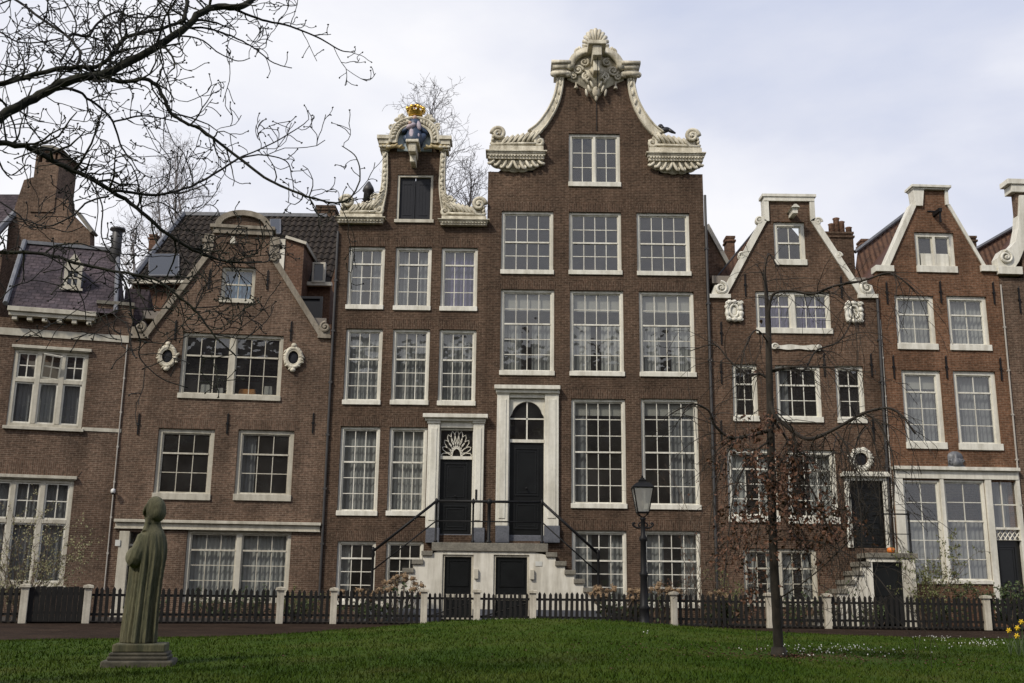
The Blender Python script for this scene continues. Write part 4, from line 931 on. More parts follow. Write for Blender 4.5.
# ================================================== E: red brown house with spout gable
E = House('brick_house', 'red brown brick house with white edged spout gable, round oculus and violet curtained attic', X_DE + .03, YF, 0, 'brick_red', None, group='gabled brick houses in a row')
q = E.uv; WE_ = WE - .04
window(E, (774.2, 222, 805.5, 264.5), 2, 1, 1, split=1, arch=False, fw=.14)
window(E, (756, 291.3, 831, 332.8), 3, 1, 2, split=2, curtain=('full', 'purple_cloth'), arch=False, fw=.12, mull=.18)
for r, c in (((732.8, 364, 758, 420.5), 2), ((776.3, 365.3, 821.5, 421.5), 3), ((836.3, 365.8, 864.8, 422.3), 2)):
    window(E, r, c, 1, 2, arch=False, fw=.12, curtain=('left', 'net_grey') if c == 3 else None)
window(E, (728, 448.5, 778, 521.5), 3, 1, 3, curtain=('sides', 'net_pale'), arch=False, fw=.15)
window(E, (787.5, 450, 837.5, 523), 3, 1, 3, curtain=('right', 'net_pale'), arch=False, fw=.15)
window(E, (744, 548.5, 818, 606), 3, 1, 2, split=2, curtain=('sides', 'net'), arch=False, fw=.12, mull=.14, wood='offwhite')
du0, du1, dv0, dv1 = E.rect(851, 481, 884, 548); E.holes.append((du0, du1, dv0, dv1))
gp = [q(726, 297), q(766.5, 221), q(767.5, 201.5)]; gr = [q(809.5, 201.5), q(810, 221), q(859.5, 297)]
E.wall([(0, 0), (WE_, 0), (WE_, gr[2][1]), gr[2], gr[1], gr[0], gp[2], gp[1], gp[0], (0, gp[0][1])])
cop = MB(); slope(cop, gp[0], gp[1], .22, -.08, .38); slope(cop, gr[1], gr[2], .22, -.08, .38)
a = gp[2]; b = gr[0]; cop.box(a[0] - .16, a[0] + .02, -.08, .38, gp[1][1] - .02, a[1]); cop.box(b[0] - .02, b[0] + .16, -.08, .38, gr[1][1] - .02, b[1]); cop.box(a[0] - .16, b[0] + .16, -.10, .4, a[1], a[1] + .18); cop.box(a[0] - .22, b[0] + .22, -.14, .44, a[1] + .16, a[1] + .26)
for x, y, r in ((759, 221, .16), (741.5, 256, .15), (817.5, 222, .16), (838, 256, .14)):
    u, v = q(x, y); cop.spiral((u, v), r, 1.4, .05, -.03, 0, 1); cop.ell((u, .1, v), (r * .9, .12, r * .9))
cop.build('gable_coping', M['white'], E.root, bevel=.008)
for f, (x0, x1) in enumerate(((709, 730), (857, 877.5))):
    a = E.rect(x0, 285, x1, 298.5); mb = MB().box(max(a[0], .0), min(a[1], WE_), -.12, .36, a[2], a[2] + .14)
    uu = a[0] + .42 if f == 0 else a[1] - .4; mb.spiral((uu, a[2] + .38), .24, 1.6, .065, -.06, PI / 2, 1 if f else -1); mb.prism([(max(a[0], .01) + .08, a[2] + .14), (min(a[1], WE_) - .08, a[2] + .14), (uu + .2, a[2] + .5), (uu - .2, a[2] + .5)], -.03, .3)
    mb.build('gable_foot', M['white'], E.root)
def cartouche(H, px0, py0, px1, py1, m):
    a = H.rect(px0, py0, px1, py1); u, v = (a[0] + a[1]) / 2, (a[2] + a[3]) / 2; w, h = (a[1] - a[0]) / 2, (a[3] - a[2]) / 2
    mb = MB(); mb.box(a[0] + .05, a[1] - .05, -.04, .02, a[2] + .05, a[3] - .05); r_ = random.Random(int(px0))
    sq = [(max(-1, min(1, 1.25 * math.cos(2 * PI * i / 32))), max(-1, min(1, 1.25 * math.sin(2 * PI * i / 32)))) for i in range(33)]
    mb.tube([(u + w * .82 * x, -.05, v + h * .84 * z) for x, z in sq], [.085 + .03 * math.sin(i * 1.9) + r_.uniform(-.015, .015) for i in range(33)], 7)
    mb.tube([(u + w * .52 * math.cos(2 * PI * i / 20), -.07, v + h * .60 * math.sin(2 * PI * i / 20)) for i in range(21)], .05, 6)
    for sx in (1, -1):
        mb.spiral((u + sx * w * .78, v + h * .72), .09, 1.2, .035, -.09, 0, sx); mb.spiral((u + sx * w * .74, v - h * .78), .08, 1.2, .03, -.09, 0, -sx)
    mb.ell((u, -.09, v + h * .85), (.13, .06, .08)); mb.ell((u, -.02, v), (w * .42, .03, h * .5), 0, 14)
    mb.build('cartouche', m, H.root, smooth=True)
cartouche(E, 725.5, 301, 742, 321.5, M['white']); cartouche(E, 845, 302, 862, 323, M['white'])
a = E.rect(772, 344, 820, 351); mb = MB().prism([(a[0] + (a[1] - a[0]) * i / 16, a[2] + .05 + .02 * math.sin(i * .9)) for i in range(17)] + [(a[1] - (a[1] - a[0]) * i / 16, a[3] - .05 + .02 * math.sin(i * .8)) for i in range(17)], -.06, .01)
mb.spiral((a[0] + .08, (a[2] + a[3]) / 2), .13, 1.3, .045, -.06, 0, 1); mb.spiral((a[1] - .08, (a[2] + a[3]) / 2), .13, 1.3, .045, -.06, PI, 1)
mb.build('stone_banner', M['white'], E.root)
wreath(E, 860.5, 459.5, .46, .46, M['white'], 11, 'oculus')
u, v = q(791, 216); bmx = MB().prism([(u - .09, v - .10), (u + .09, v - .10), (u + .09, v + .10), (u - .09, v + .10)], -.6, .05); bmx.prism([(u - .16, v + .10), (u + .16, v + .10), (u + .04, v + .22), (u - .04, v + .22)], -.68, .05); bmx.build('hoist_beam', M['white'], E.root)
anchors(E, [(745, 285), (721, 333), (721, 372), (824, 365), (871, 365), (841, 287), (721, 432), (873, 428)], .42)
mb = MB(); mb.box(du0 - .18, du0, -.1, .15, dv0, dv1); mb.box(du1, du1 + .18, -.1, .15, dv0, dv1); mb.box(du0 - .18, du1 + .18, -.1, .15, dv1, dv1 + .14); mb.box(du0 - .3, du1 + .22, -.24, .1, dv1 + .14, dv1 + .25); mb.box(du0 - .24, du1 + .2, -.17, .1, dv1 + .25, dv1 + .31)
mb.build('door_surround', M['white'], E.root, bevel=.012)
door_leaf(E, du0, du1, dv0 + .02, dv1, .14, panels=((.05, .3), (.36, .66), (.72, .95)))
E.shell(WE_, gp[0][1] - .2, 10, [q(790, y)[1] for y in (274, 345, 435, 533)]); E.roof(.5, WE_ - .5, gp[0][1] - .3, gp[2][1] - .7, .5, 10, M['pantile_red'])
pipe(E, [(880, 320), (899, 600)], .02, 'pipe_light', -.03)
pipe(E, [(876.5, 300), (893.5, 600)], .05, 'gutter', -.08)
# rear roofs seen beside E's gable
yq = 40.0
RE = House('rear_house', 'rear house with red tile slope and small chimney between bell gable and spout gable', at(708, 300, yq).x, yq, 0, 'brick_rust', None, 'house')
qe = RE.uv
def on_slope(H, px, py, y0, sl, v0):
    y = y0
    for _ in range(12): y = y0 + (H.uv(px, py, y)[1] - v0) * sl
    u, v = H.uv(px, py, y); return (u, y, v)
def roofpoly(H, px_pts, y0, sl, m, th=.14, name='roof', parent=None):
    """slab of roof leaning back with height"""
    v0 = H.uv(*px_pts[0], y0)[1]; f = [on_slope(H, x, y, y0, sl, v0) for x, y in px_pts]
    n = len(f); mb = MB()
    tri = tessellate_polygon([[Vector((p[0], p[2], 0)) for p in f]])
    mb.add(f + [(x, y + th, z - th) for x, y, z in f], [tuple(t) for t in tri] + [tuple(i + n for i in reversed(t)) for t in tri] + [(i, (i + 1) % n, (i + 1) % n + n, i + n) for i in range(n)])
    return mb.build(name, m, parent or H.root)
m_rt = plain('ribbed red tiles', (.15, .075, .042), (.07, .038, .025), .85, 5, fine=7, fc=.5)
nt = m_rt.node_tree; p = [n for n in nt.nodes if n.type == 'BSDF_PRINCIPLED'][0]; tc = [n for n in nt.nodes if n.type == 'TEX_COORD'][0]
wv = nt.nodes.new('ShaderNodeTexWave'); wv.inputs['Scale'].default_value = 1.45; wv.inputs['Distortion'].default_value = .6; nt.links.new(tc.outputs['Object'], wv.inputs[0]); bp = N(nt, 'ShaderNodeBump', Strength=.8, Distance=.06); w2 = nt.nodes.new('ShaderNodeTexWave'); w2.bands_direction = 'Z'; w2.wave_profile = 'SAW'; w2.inputs['Scale'].default_value = 1.1; w2.inputs['Distortion'].default_value = .8; nt.links.new(tc.outputs['Object'], w2.inputs[0]); ad = N(nt, 'ShaderNodeMath', operation='ADD'); nt.links.new(wv.outputs[1], ad.inputs[0]); nt.links.new(w2.outputs[1], ad.inputs[1]); nt.links.new(ad.outputs[0], bp.inputs['Height']); nt.links.new(bp.outputs[0], p.inputs['Normal'])
M['ribbed'] = m_rt
roofpoly(RE, [(700, 300), (740, 300), (775, 215), (757, 227)], .2, .45, M['ribbed'])
v0_ = qe(700, 300, .2)[1]; MB().tube([on_slope(RE, 703, 294, .2, .45, v0_), on_slope(RE, 758, 226.5, .2, .45, v0_)], .035, 6).build('roof_flashing', M['gutter'], RE.root)
RE.wall([(0, 0), (qe(860, 300)[0], 0), qe(860, 300), qe(708, 300)], .3)
chimney(RE, 727.5, 238, 734.5, 262, 2.5, M['brick_rust'], depth=.6)
a = [qe(706, 310, 1.5), qe(731, 310, 1.5), qe(724, 262, 1.5), qe(705, 226, 1.5)]
MB().prism([(a[0][0] - .2, a[0][1]), a[1], a[2], a[3], (a[3][0] - .2, a[3][1])], 1.5, 1.9).build('side_gable', M['brick_red'], RE.root)
slope(mb := MB(), a[3], (a[2][0] + .1, a[2][1] - .15), .16, 1.4, 2.0); mb.build('gable_coping', M['offwhite'], RE.root)
c = chimney(RE, 829, 234, 853, 290, 1.0, M['brick_dark'], depth=.9, pots=0)
for px, hh in ((832, .5), (837, .75), (842, .6), (849, .35)):
    u, v = qe(px, 236, 1.3); MB().lathe([(.13, -.3), (.12, hh * .9), (.15, hh), (.09, hh + .03)], (u, 1.3, v), 10).build('chimney_pot', M['brick_rust'], c, smooth=True)

# ================================================== F: orange brick house
PSI_F = R(2.5)
Fh = House('brick_house', 'orange brick house with plain pointed gable and white framed tall ground floor windows', X_EF + .02, YF, PSI_F, 'brick_orange', None, group='gabled brick houses in a row')
q = Fh.uv; WF = q(1011.5, 410)[0]
window(Fh, (915.6, 232.3, 955.3, 271.8), 1, 0, 1, split=2, arch=False, fw=.16, mull=.1)
a = Fh.rect(922, 253, 950, 267); MB().box(a[0], a[1], .085, .10, a[2], a[3]).build('white_panel', M['white'], Fh.root)
window(Fh, (896.2, 295.2, 935.6, 348.8), 2, 1, 2, curtain=('full', 'net'), arch=False, fw=.14)
window(Fh, (948.5, 296, 988.8, 349.8), 2, 1, 2, curtain=('full', 'net'), arch=False, fw=.14)
window(Fh, (904, 370.3, 943.6, 448), 2, 1, 3, curtain=('full', 'net_grey'), arch=False, fw=.15, blind=.2)
window(Fh, (956, 371, 999, 449.3), 2, 1, 3, curtain=('full', 'net_grey'), arch=False, fw=.15)
bl = Fh.rect(893, 468, 1020, 477); vg0 = bl[2]
mb = MB(); mb.box(.05, WF, -.22, .05, bl[3] - .1, bl[3] + .02); mb.box(.1, WF - .03, -.1, .05, bl[2] - .08, bl[3] - .1)
mb.build('cornice', M['white'], Fh.root, bevel=.012)
# ground floor: white timber front with three lights and the door, all under one beam
g = [Fh.rect(906.5, 480, 941, 583), Fh.rect(947.5, 480, 986.5, 583), Fh.rect(988.5, 480, 1017, 522)]
vsill = g[0][2]; wu0, wu1 = q(896, 520)[0], WF - .06
for i, (r_, c_, b_) in enumerate((((905.5, 480.5, 943, 583), 2, 3), ((946.5, 480.5, 988, 583), 2, 3))):
    window(Fh, r_, c_, 2, b_, curtain=('low', 'net'), arch=False, fw=.07, sill=True, rec=.0)
du0, du1 = q(994, 560)[0], WF - .12; dt = q(1005, 540)[1]; lv0 = q(1005, 528)[1]
Fh.holes.append((du0, du1, .15, vg0 - .14))
mb = MB()
for px in ((896.5, 905.5), (942.9, 946.6), (988.2, 994.5)):
    a = q(px[0], 530)[0]; b = q(px[1], 530)[0]; mb.box(a, b, -.08, .1, vsill - .02 if px[0] > 940 and px[0] < 960 else .5, vg0 - .08)
mb.box(WF - .13, WF, -.08, .1, .2, vg0 - .08); mb.box(du0, du1, -.05, .2, dt, lv0 - .42); mb.box(du0, du1, -.03, .2, lv0 - .06, lv0 + .02)
for i in range(6):
    u = du0 + (du1 - du0) * (i + .5) / 6; mb.tube([(u - .12, .06, lv0 - .4), (u + .12, .06, lv0 - .08)], .02, 5); mb.tube([(u + .12, .06, lv0 - .4), (u - .12, .06, lv0 - .08)], .02, 5)
um = (du0 + du1) / 2; vm = (lv0 + vg0 - .14) / 2; mb.box(um - .02, um + .02, .04, .09, lv0, vg0 - .14); mb.box(du0, du1, .042, .088, vm - .02, vm + .02)
ff = mb.build('timber_front', M['white'], Fh.root, bevel=.01)
MB().add([(du0, .08, lv0 - .42), (du1, .08, lv0 - .42), (du1, .08, vg0 - .14), (du0, .08, vg0 - .14)], [(0, 1, 2, 3)]).build('pane', M['glass'], ff, recalc=False)
MB().add(*folds(du0, du1, lv0, vg0 - .14, .35, seed=4)).build('curtain', M['net_grey'], ff, smooth=True, recalc=False)
door_leaf(Fh, du0 + .01, du1 - .01, .15, dt, .12)
gp = [q(887, 271), q(915.5, 206.5)]; gr = [q(946.5, 205.5), q(985, 271)]; vt = q(930, 203)[1]
n0, n1 = q(913.5, 190), q(945.5, 190)
Fh.wall([(0, 0), (WF, 0), (WF, gr[1][1]), gr[1], gr[0], n1, n0, gp[1], gp[0], (0, gp[0][1])])
mb = MB(); slope(mb, gp[0], gp[1], .2, -.08, .36); slope(mb, gr[0], gr[1], .12, -.06, .36)
for x0, x1 in ((873, 893), (980, 999)): a = Fh.rect(x0, 266, x1, 272); mb.box(max(a[0], -.05), min(a[1], WF + .05), -.12, .36, a[2], a[3])
split(mb.build('gable_coping', M['white'], Fh.root, bevel=.008), (gp[1][0] + gr[0][0]) / 2)
a, b = q(911.5, 190), q(948, 203); um = (a[0] + b[0]) / 2
mb = MB().prism([(gp[1][0] - .03, gp[1][1]), (gp[1][0] + .24, gp[1][1]), (n0[0] + .36, n0[1]), (n0[0] - .06, n0[1])], -.10, .38); mb.prism([(gr[0][0] - .06, gr[0][1]), (gr[0][0] + .06, gr[0][1]), (n1[0] + .06, n1[1]), (n1[0] - .06, n1[1])], -.08, .36)
mb.box(n0[0] - .14, n1[0] + .14, -.2, .48, n0[1] + .06, n0[1] + .16); mb.box(n0[0] - .09, n1[0] + .09, -.13, .42, n0[1], n0[1] + .06)
mb.build('gable_cap', M['white'], Fh.root, bevel=.01)
u, v = q(934, 215); MB().box(u - .06, u + .06, -.55, .05, v - .06, v + .08).box(u - .03, u + .03, -.5, -.44, v - .45, v - .06).box(u - .25, u + .25, -.03, -.004, v + .12, v + .16).build('hoist_hook', M['black'], Fh.root)
anchors(Fh, [(886.6, 293), (940.2, 292), (993.3, 293), (893.3, 367), (946, 367), (1000.5, 369)], .42)
a = Fh.rect(947.5, 450, 962.5, 467.5); u = (a[0] + a[1]) / 2
w_ = (a[1] - a[0]) / 2; hA = a[3] - a[2]
mb = MB().prism([(a[0], a[2]), (a[1], a[2]), (a[1], a[2] + hA * .62)] + [(u + w_ * math.cos(PI * i / 10), a[2] + hA * .62 + hA * .3 * math.sin(PI * i / 10)) for i in range(1, 10)] + [(a[0], a[2] + hA * .62)], -.03, .01)
mb.box(a[0] - .03, a[1] + .03, -.09, .01, a[2] - .05, a[2] + .05); mb.lathe([(.13, 0), (.15, .14), (.10, .26), (.06, .3), (.075, .38), (.03, .45)], (u, -.06, a[2] + .04), 10); mb.ell((u - .15, -.06, a[2] + .2), (.13, .05, .07), PI / 2 - .2); mb.ell((u + .15, -.06, a[2] + .2), (.13, .05, .07), PI / 2 + .2)
for f in (1, -1): mb.spiral((u + f * w_ * .85, a[2] + hA * .35), .07, 1.2, .03, -.05, 0, f)
mb.build('stone_relief', M['lead'], Fh.root, smooth=True)
Fh.shell(WF, gp[0][1] - .2, 10, [q(950, y)[1] for y in (284, 360, 459)]); Fh.roof(.1, WF - .1, gp[0][1] - .2, vt - .4, .5, 10, M['pantile_red'])
RF = House('rear_house', 'rear house with red tile roof between spout gable and orange pointed gable', at(852, 300, yq).x, yq, 0, 'brick_rust', None, 'house')
qf = RF.uv
roofpoly(RF, [(852, 300), (900, 300), (925, 212), (909, 211), (858, 250)], .2, .45, M['ribbed'])
v0_ = qf(852, 300, .2)[1]; MB().tube([on_slope(RF, 855, 252, .1, .45, v0_), on_slope(RF, 912, 208.5, .1, .45, v0_)], .08, 6).build('roof_flashing', M['lead'], RF.root)
chimney(RF, 863, 241, 872, 262, 3, M['brick_rust'], depth=.6)
RF.wall([(0, 0), (qf(980, 300)[0], 0), qf(980, 300), qf(852, 300)], .3)

# ================================================== G: house cut by the right edge of the frame
og = Fh.world(WF + .02, 0, 0)
G = House('brick_house', 'greyish brick house with white scrolled neck gable cut off by the right edge', og.x, og.y, PSI_F, 'brick_grey', None, group='gabled brick houses in a row')
q = G.uv; WG = 6.4
vb = q(1010, 278)[1]; ucg = WG / 2; nu = q(1019, 230)[0]; vt = q(1030, 186)[1]
mb = MB(); sc = [q(x, y) for x, y in ((997, 268), (996, 259), (1000, 251), (1008, 249), (1014, 242), (1017, 228), (1018, 205), (1018, 196), (1023, 196), (1023, 250), (1018, 262), (1014, 268))]
for f in (0, 1):
    P = sc if f == 0 else [(WG - u, v) for u, v in sc]
    mb.prism(P, -.1, .35); c = q(1004, 258); u = c[0] if f == 0 else WG - c[0]
    mb.spiral((u, c[1]), .26, 1.7, .06, -.13, PI / 2, 1 if f else -1)
    a = q(996.5, 275); b = q(1020, 268); u0, u1 = (a[0], b[0]) if f == 0 else (WG - b[0], WG - a[0]); mb.box(u0, u1, -.18, .36, a[1], b[1])
split(mb.build('gable_coping', M['white'], G.root, bevel=.01), WG / 2)
MB().box(nu - .35, WG - nu + .35, -.2, .42, vt, vt + .2).box(nu - .2, WG - nu + .2, -.14, .4, vt - .3, vt).build('gable_cap', M['white'], G.root, bevel=.01)
window(G, None, 3, 1, 2, arch=False, uvr=(2.2, 3.4, vb - 3.2, vb - 1.2)); window(G, None, 3, 1, 3, arch=False, uvr=(3.9, 5.1, 5.2, 7.4)); window(G, None, 3, 2, 3, arch=False, uvr=(1.6, 2.9, 1.0, 3.6)); window(G, None, 3, 2, 3, arch=False, uvr=(3.9, 5.2, 1.0, 3.6))
G.wall([(0, 0), (WG, 0), (WG, vb), (WG - nu, vb), (WG - nu, vt), (nu, vt), (nu, vb), (0, vb)])
anchors(G, [(1019, 300)], .5)
G.shell(WG, vb - .2, 10, [vb - 3.8, vb - 7.2, .6]); G.roof(.1, WG - .1, vb - .25, vt - .3, .5, 10, M['pantile_red'])
pipe(G, [(1000, 285), (1029, 600)], .03, 'pipe_light', -.05)
RG = House('rear_house', 'rear house with reddish tile roof and lead verge beside the right frame edge', at(972, 300, yq).x, yq, 0, 'brick_rust', None, 'house')
qg = RG.uv
roofpoly(RG, [(972, 300), (1040, 300), (1040, 213), (1018, 226), (977, 249)], .2, .45, M['ribbed'])
v0_ = qg(972, 300, .2)[1]; MB().tube([on_slope(RG, 975, 249.5, .1, .45, v0_), on_slope(RG, 1042, 211, .1, .45, v0_)], .08, 6).build('roof_flashing', M['lead'], RG.root)
chimney(RG, 969.5, 238, 976, 252, 1.5, M['brick_dark'], depth=.5)
RG.wall([(0, 0), (qg(1060, 300)[0], 0), qg(1060, 300), qg(972, 300)], .3)
# ------------------------------------------------------------------ ground
def interp(x, xs, ys): return float(np.interp(x, xs, ys))
def sheet(name, x0, x1, y0, y1, z, m, nx=2, ny=2):
    mb = MB(); vs = [(x0 + (x1 - x0) * i / nx, y0 + (y1 - y0) * j / ny, z) for j in range(ny + 1) for i in range(nx + 1)]
    fs = [(j*(nx+1)+i, j*(nx+1)+i+1, (j+1)*(nx+1)+i+1, (j+1)*(nx+1)+i) for j in range(ny) for i in range(nx)]
    return tag(mb.add(vs, fs).build(name, m), kind='structure')
sheet('ground', -400, 400, -300, 600, -.06, M['soil'])
sheet('path', -40, 40, -6, 34.2, 0, M['paving'])
FX, FY = [-40, -13.9, -6.0, -1.0, 15.8, 40], [26.0, 30.6, 33.3, 33.8, 34.8, 36.0]
fenceY = lambda x: interp(x, FX, FY)
mb = MB(); n = 40
vs = []; fs = []
for i in range(n + 1):
    x = -38 + 76 * i / n; vs += [(x, fenceY(x) + .06, .004), (x, fenceY(x) + .06, .05), (x, 40, .05)]
for i in range(n): fs += [(3*i, 3*i+3, 3*i+4, 3*i+1), (3*i+1, 3*i+4, 3*i+5, 3*i+2)]
tag(mb.add(vs, fs).build('garden_soil', M['soil']), kind='structure')
EX, EY = [-40, -16, -9, -5.5, -3, 0, 4, 9, 13, 40], [16, 18.5, 20.2, 22.5, 24.6, 26.6, 27.0, 26.6, 26.0, 24]
edgeY = lambda x: interp(x, EX, EY) + .10 * noise.noise(Vector((x * 1.3, 0, 7))) + .05 * noise.noise(Vector((x * 4.1, 0, 2)))
def lawn_z(x, y):
    t = edgeY(x) - y
    if t < 0: t = 0
    s = min(1, t / 3.0); s = s * s * (3 - 2 * s); far = max(0, min(1, (t - 3) / 9))
    hump = .34 * math.exp(-((x - .9) / 4.2) ** 2) + .03
    roll = .025 * noise.noise(Vector((x * .35, y * .35, 0))) + .012 * noise.noise(Vector((x * 1.1, y * 1.1, 3)))
    return .07 + s * (hump * (1 - .55 * far) + roll + .04)
def lawn_grid():
    vs = []; fs = []; nx, ny = 160, 70; x0, x1 = -26, 26
    for j in range(ny + 1):
        for i in range(nx + 1):
            x = x0 + (x1 - x0) * i / nx; y = 2.2 + (edgeY(x) - 2.2) * (j / ny) ** .8; vs.append((x, y, lawn_z(x, y)))
    for i in range(nx + 1):
        x = x0 + (x1 - x0) * i / nx; vs.append((x, edgeY(x) + .03, -.01))
    for j in range(ny + 1):
        for i in range(nx): fs.append((j*(nx+1)+i, j*(nx+1)+i+1, (j+1)*(nx+1)+i+1, (j+1)*(nx+1)+i))
    return vs, fs
def grass_mat(name, blade):
    m, nt, p, out = new_mat(name); L = nt.links.new
    tc = N(nt, 'ShaderNodeTexCoord')
    n1 = N(nt, 'ShaderNodeTexNoise', Scale=.6, Detail=7.0, Roughness=.68); L(tc.outputs['Object'], n1.inputs[0])
    r1 = ramp(nt, [(.3, (.024, .049, .005)), (.48, (.037, .064, .007)), (.62, (.054, .073, .013)), (.74, (.074, .073, .025))]); L(n1.outputs[0], r1.inputs[0])
    n2 = N(nt, 'ShaderNodeTexNoise', Scale=7.0 if not blade else 23.0, Detail=4.0, Roughness=.7); L(tc.outputs['Object'], n2.inputs[0])
    r2 = ramp(nt, [(.28, (.74, .76, .7)), (.7, (1.2, 1.18, 1.1))]); L(n2.outputs[0], r2.inputs[0])
    L(mixc(nt, r1.outputs[0], r2.outputs[0], 1, 'MULTIPLY'), p.inputs['Base Color'])
    p.inputs['Roughness'].default_value = .8; p.inputs['Specular IOR Level'].default_value = .06
    return m
vs, fs = lawn_grid()
lawn = tag(MB().add(vs, fs).build('lawn', grass_mat('lawn turf', False), smooth=True), kind='structure')
# blades, thinner on the worn soil round the weeping tree and the snowdrop bed
TREE = Vector((3.95, 15.2, 0)); TREE.z = lawn_z(TREE.x, TREE.y)
STX = at(140, 663.5, 12.9)
def blades(n, seed):
    g = np.random.default_rng(seed); V = np.zeros((n, 3, 3)); k = 0
    while k < n:
        y = 8.8 + 18.3 * g.random() ** 1.5; x = (g.random() * 2 - 1) * (y * .52 + .6)
        if y > edgeY(x) - .04: continue
        dt = math.hypot((x - TREE.x - .4) / 1.6, (y - TREE.y) / .8)
        if dt < 1 and g.random() < .75: continue
        if abs(x - STX.x) < .34 and abs(y - STX.y) < .31: continue
        cl = noise.noise(Vector((x * 1.6, y * 1.6, 9))) * .5 + noise.noise(Vector((x * 5, y * 5, 2))) * .35
        h = (.022 + .03 * g.random()) * (1 + .8 * cl); w = .003 + .003 * g.random() + y * .0003; a = g.random() * 6.283; l = h * (.3 + .6 * g.random()); b = g.random() * 6.283
        z = lawn_z(x, y) - .004
        V[k] = ((x - w * math.cos(a), y - w * math.sin(a), z), (x + w * math.cos(a), y + w * math.sin(a), z), (x + l * math.cos(b), y + l * math.sin(b), z + h)); k += 1
    return V
V = blades(95000, 3)
me = bpy.data.meshes.new('grass'); nv = len(V) * 3
me.vertices.add(nv); me.vertices.foreach_set('co', V.reshape(-1)); me.loops.add(nv); me.loops.foreach_set('vertex_index', np.arange(nv, dtype=np.int32))
me.polygons.add(len(V)); me.polygons.foreach_set('loop_start', np.arange(0, nv, 3, dtype=np.int32)); me.update(calc_edges=True)
me.materials.append(grass_mat('grass blades', True)); go = bpy.data.objects.new('grass', me); COL.objects.link(go)
tag(go, 'short green grass blades covering the lawn', 'grass', kind='stuff')
# snowdrops and daisies: drifts nobody could count
mb = MB(); r = random.Random(5)
for cx, cy, sx, sy, n in ((778 + 60, 652, 90, 5, 110), (985, 645, 30, 4, 60), (935, 640, 25, 3, 26), (955, 637, 60, 3, 26), (645, 632, 8, 2, 3)):
    for i in range(n):
        px, py = r.gauss(cx, sx * .5), r.gauss(cy, sy * .6); d = ray(px, min(665, max(630, py)))
        t = (.22 - EYE) / d.z
        for _ in range(3): p = Vector((0, 0, EYE)) + d * t; t = (lawn_z(p.x, p.y) - EYE) / d.z
        p = Vector((0, 0, EYE)) + d * t
        if p.y > edgeY(p.x) - .1 or p.y < 5: continue
        h = r.uniform(.03, .07); z = lawn_z(p.x, p.y); s = r.uniform(.005, .011)
        mb.ell((p.x, p.y, z + h), (s, s, s * 1.2), 0, 5, 3)
tag(mb.build('snowdrop_drift', M['petal']), 'scattered tiny white snowdrops in the grass around the weeping tree', 'flowers', kind='stuff')
mb = MB()
for i in range(760):   # fallen copper leaves, thinning out across the lawn
    a, q_ = r.uniform(0, 6.28), abs(r.gauss(0, 1.3)) * (4 if i > 500 else 1); x, y = TREE.x + q_ * math.cos(a) * 1.3, TREE.y + q_ * math.sin(a) * .8
    if y < 6: continue
    if y > edgeY(x): continue
    z = lawn_z(x, y) + r.uniform(.005, .04); s = r.uniform(.02, .035); b = r.uniform(0, 6.28)
    mb.add([(x - s*math.cos(b), y - s*math.sin(b), z), (x + s*.5*math.sin(b), y - s*.5*math.cos(b), z + .012), (x + s*math.cos(b), y + s*math.sin(b), z + .004), (x - s*.5*math.sin(b), y + s*.5*math.cos(b), z + .01)], [(0, 1, 2, 3)])
tag(mb.build('leaf_litter', M['copper'], recalc=False), 'fallen copper leaves on the worn soil under the weeping tree', 'leaf litter', kind='stuff')
for i, (px, py, lab) in enumerate(((1021, 622, 'topmost and outermost yellow daffodil of the clump at the lawn edge'), (1017, 628, 'middle yellow daffodil of the clump at the lawn edge'), (1008.5, 630.5, 'yellow daffodil standing alone towards the tree side of its clump'), (1016.5, 636, 'lowest and largest yellow daffodil of the clump, nearest the grass'))):
    p = at(px, py, 17.5 - .3 * (i % 2)); z = lawn_z(p.x, p.y)
    t = thing('daffodil', lab, 'flower', (p.x, p.y, z), 0, 'daffodils at the lawn edge'); h = p.z - z
    mb = MB().tube([(0, 0, -.02), (.01, 0, h * .6), (.0, -.01, h)], .005, 5)
    for k in range(3): a = k * 2.1; mb.tube([(0, 0, 0), (.05 * math.cos(a), .05 * math.sin(a), h * .5), (.10 * math.cos(a), .10 * math.sin(a), h * .75)], [.008, .007, .002], 4)
    mb.build('stem', M['leaf'], t)
    mb = MB()
    for k in range(6): a = k * PI / 3; mb.ell((.024 * math.cos(a), -.012, h + .024 * math.sin(a)), (.024, .005, .013), a, 6, 4)
    mb.lathe([(.009, 0), (.012, .015), (.016, .026)], (0, 0, 0), 8); k0 = len(mb.v) - 24
    for k in range(k0, len(mb.v)): x, y, z_ = mb.v[k]; mb.v[k] = (x, -.018 - z_, h + y)
    mb.build('flower', M['yellow'], t, smooth=True)

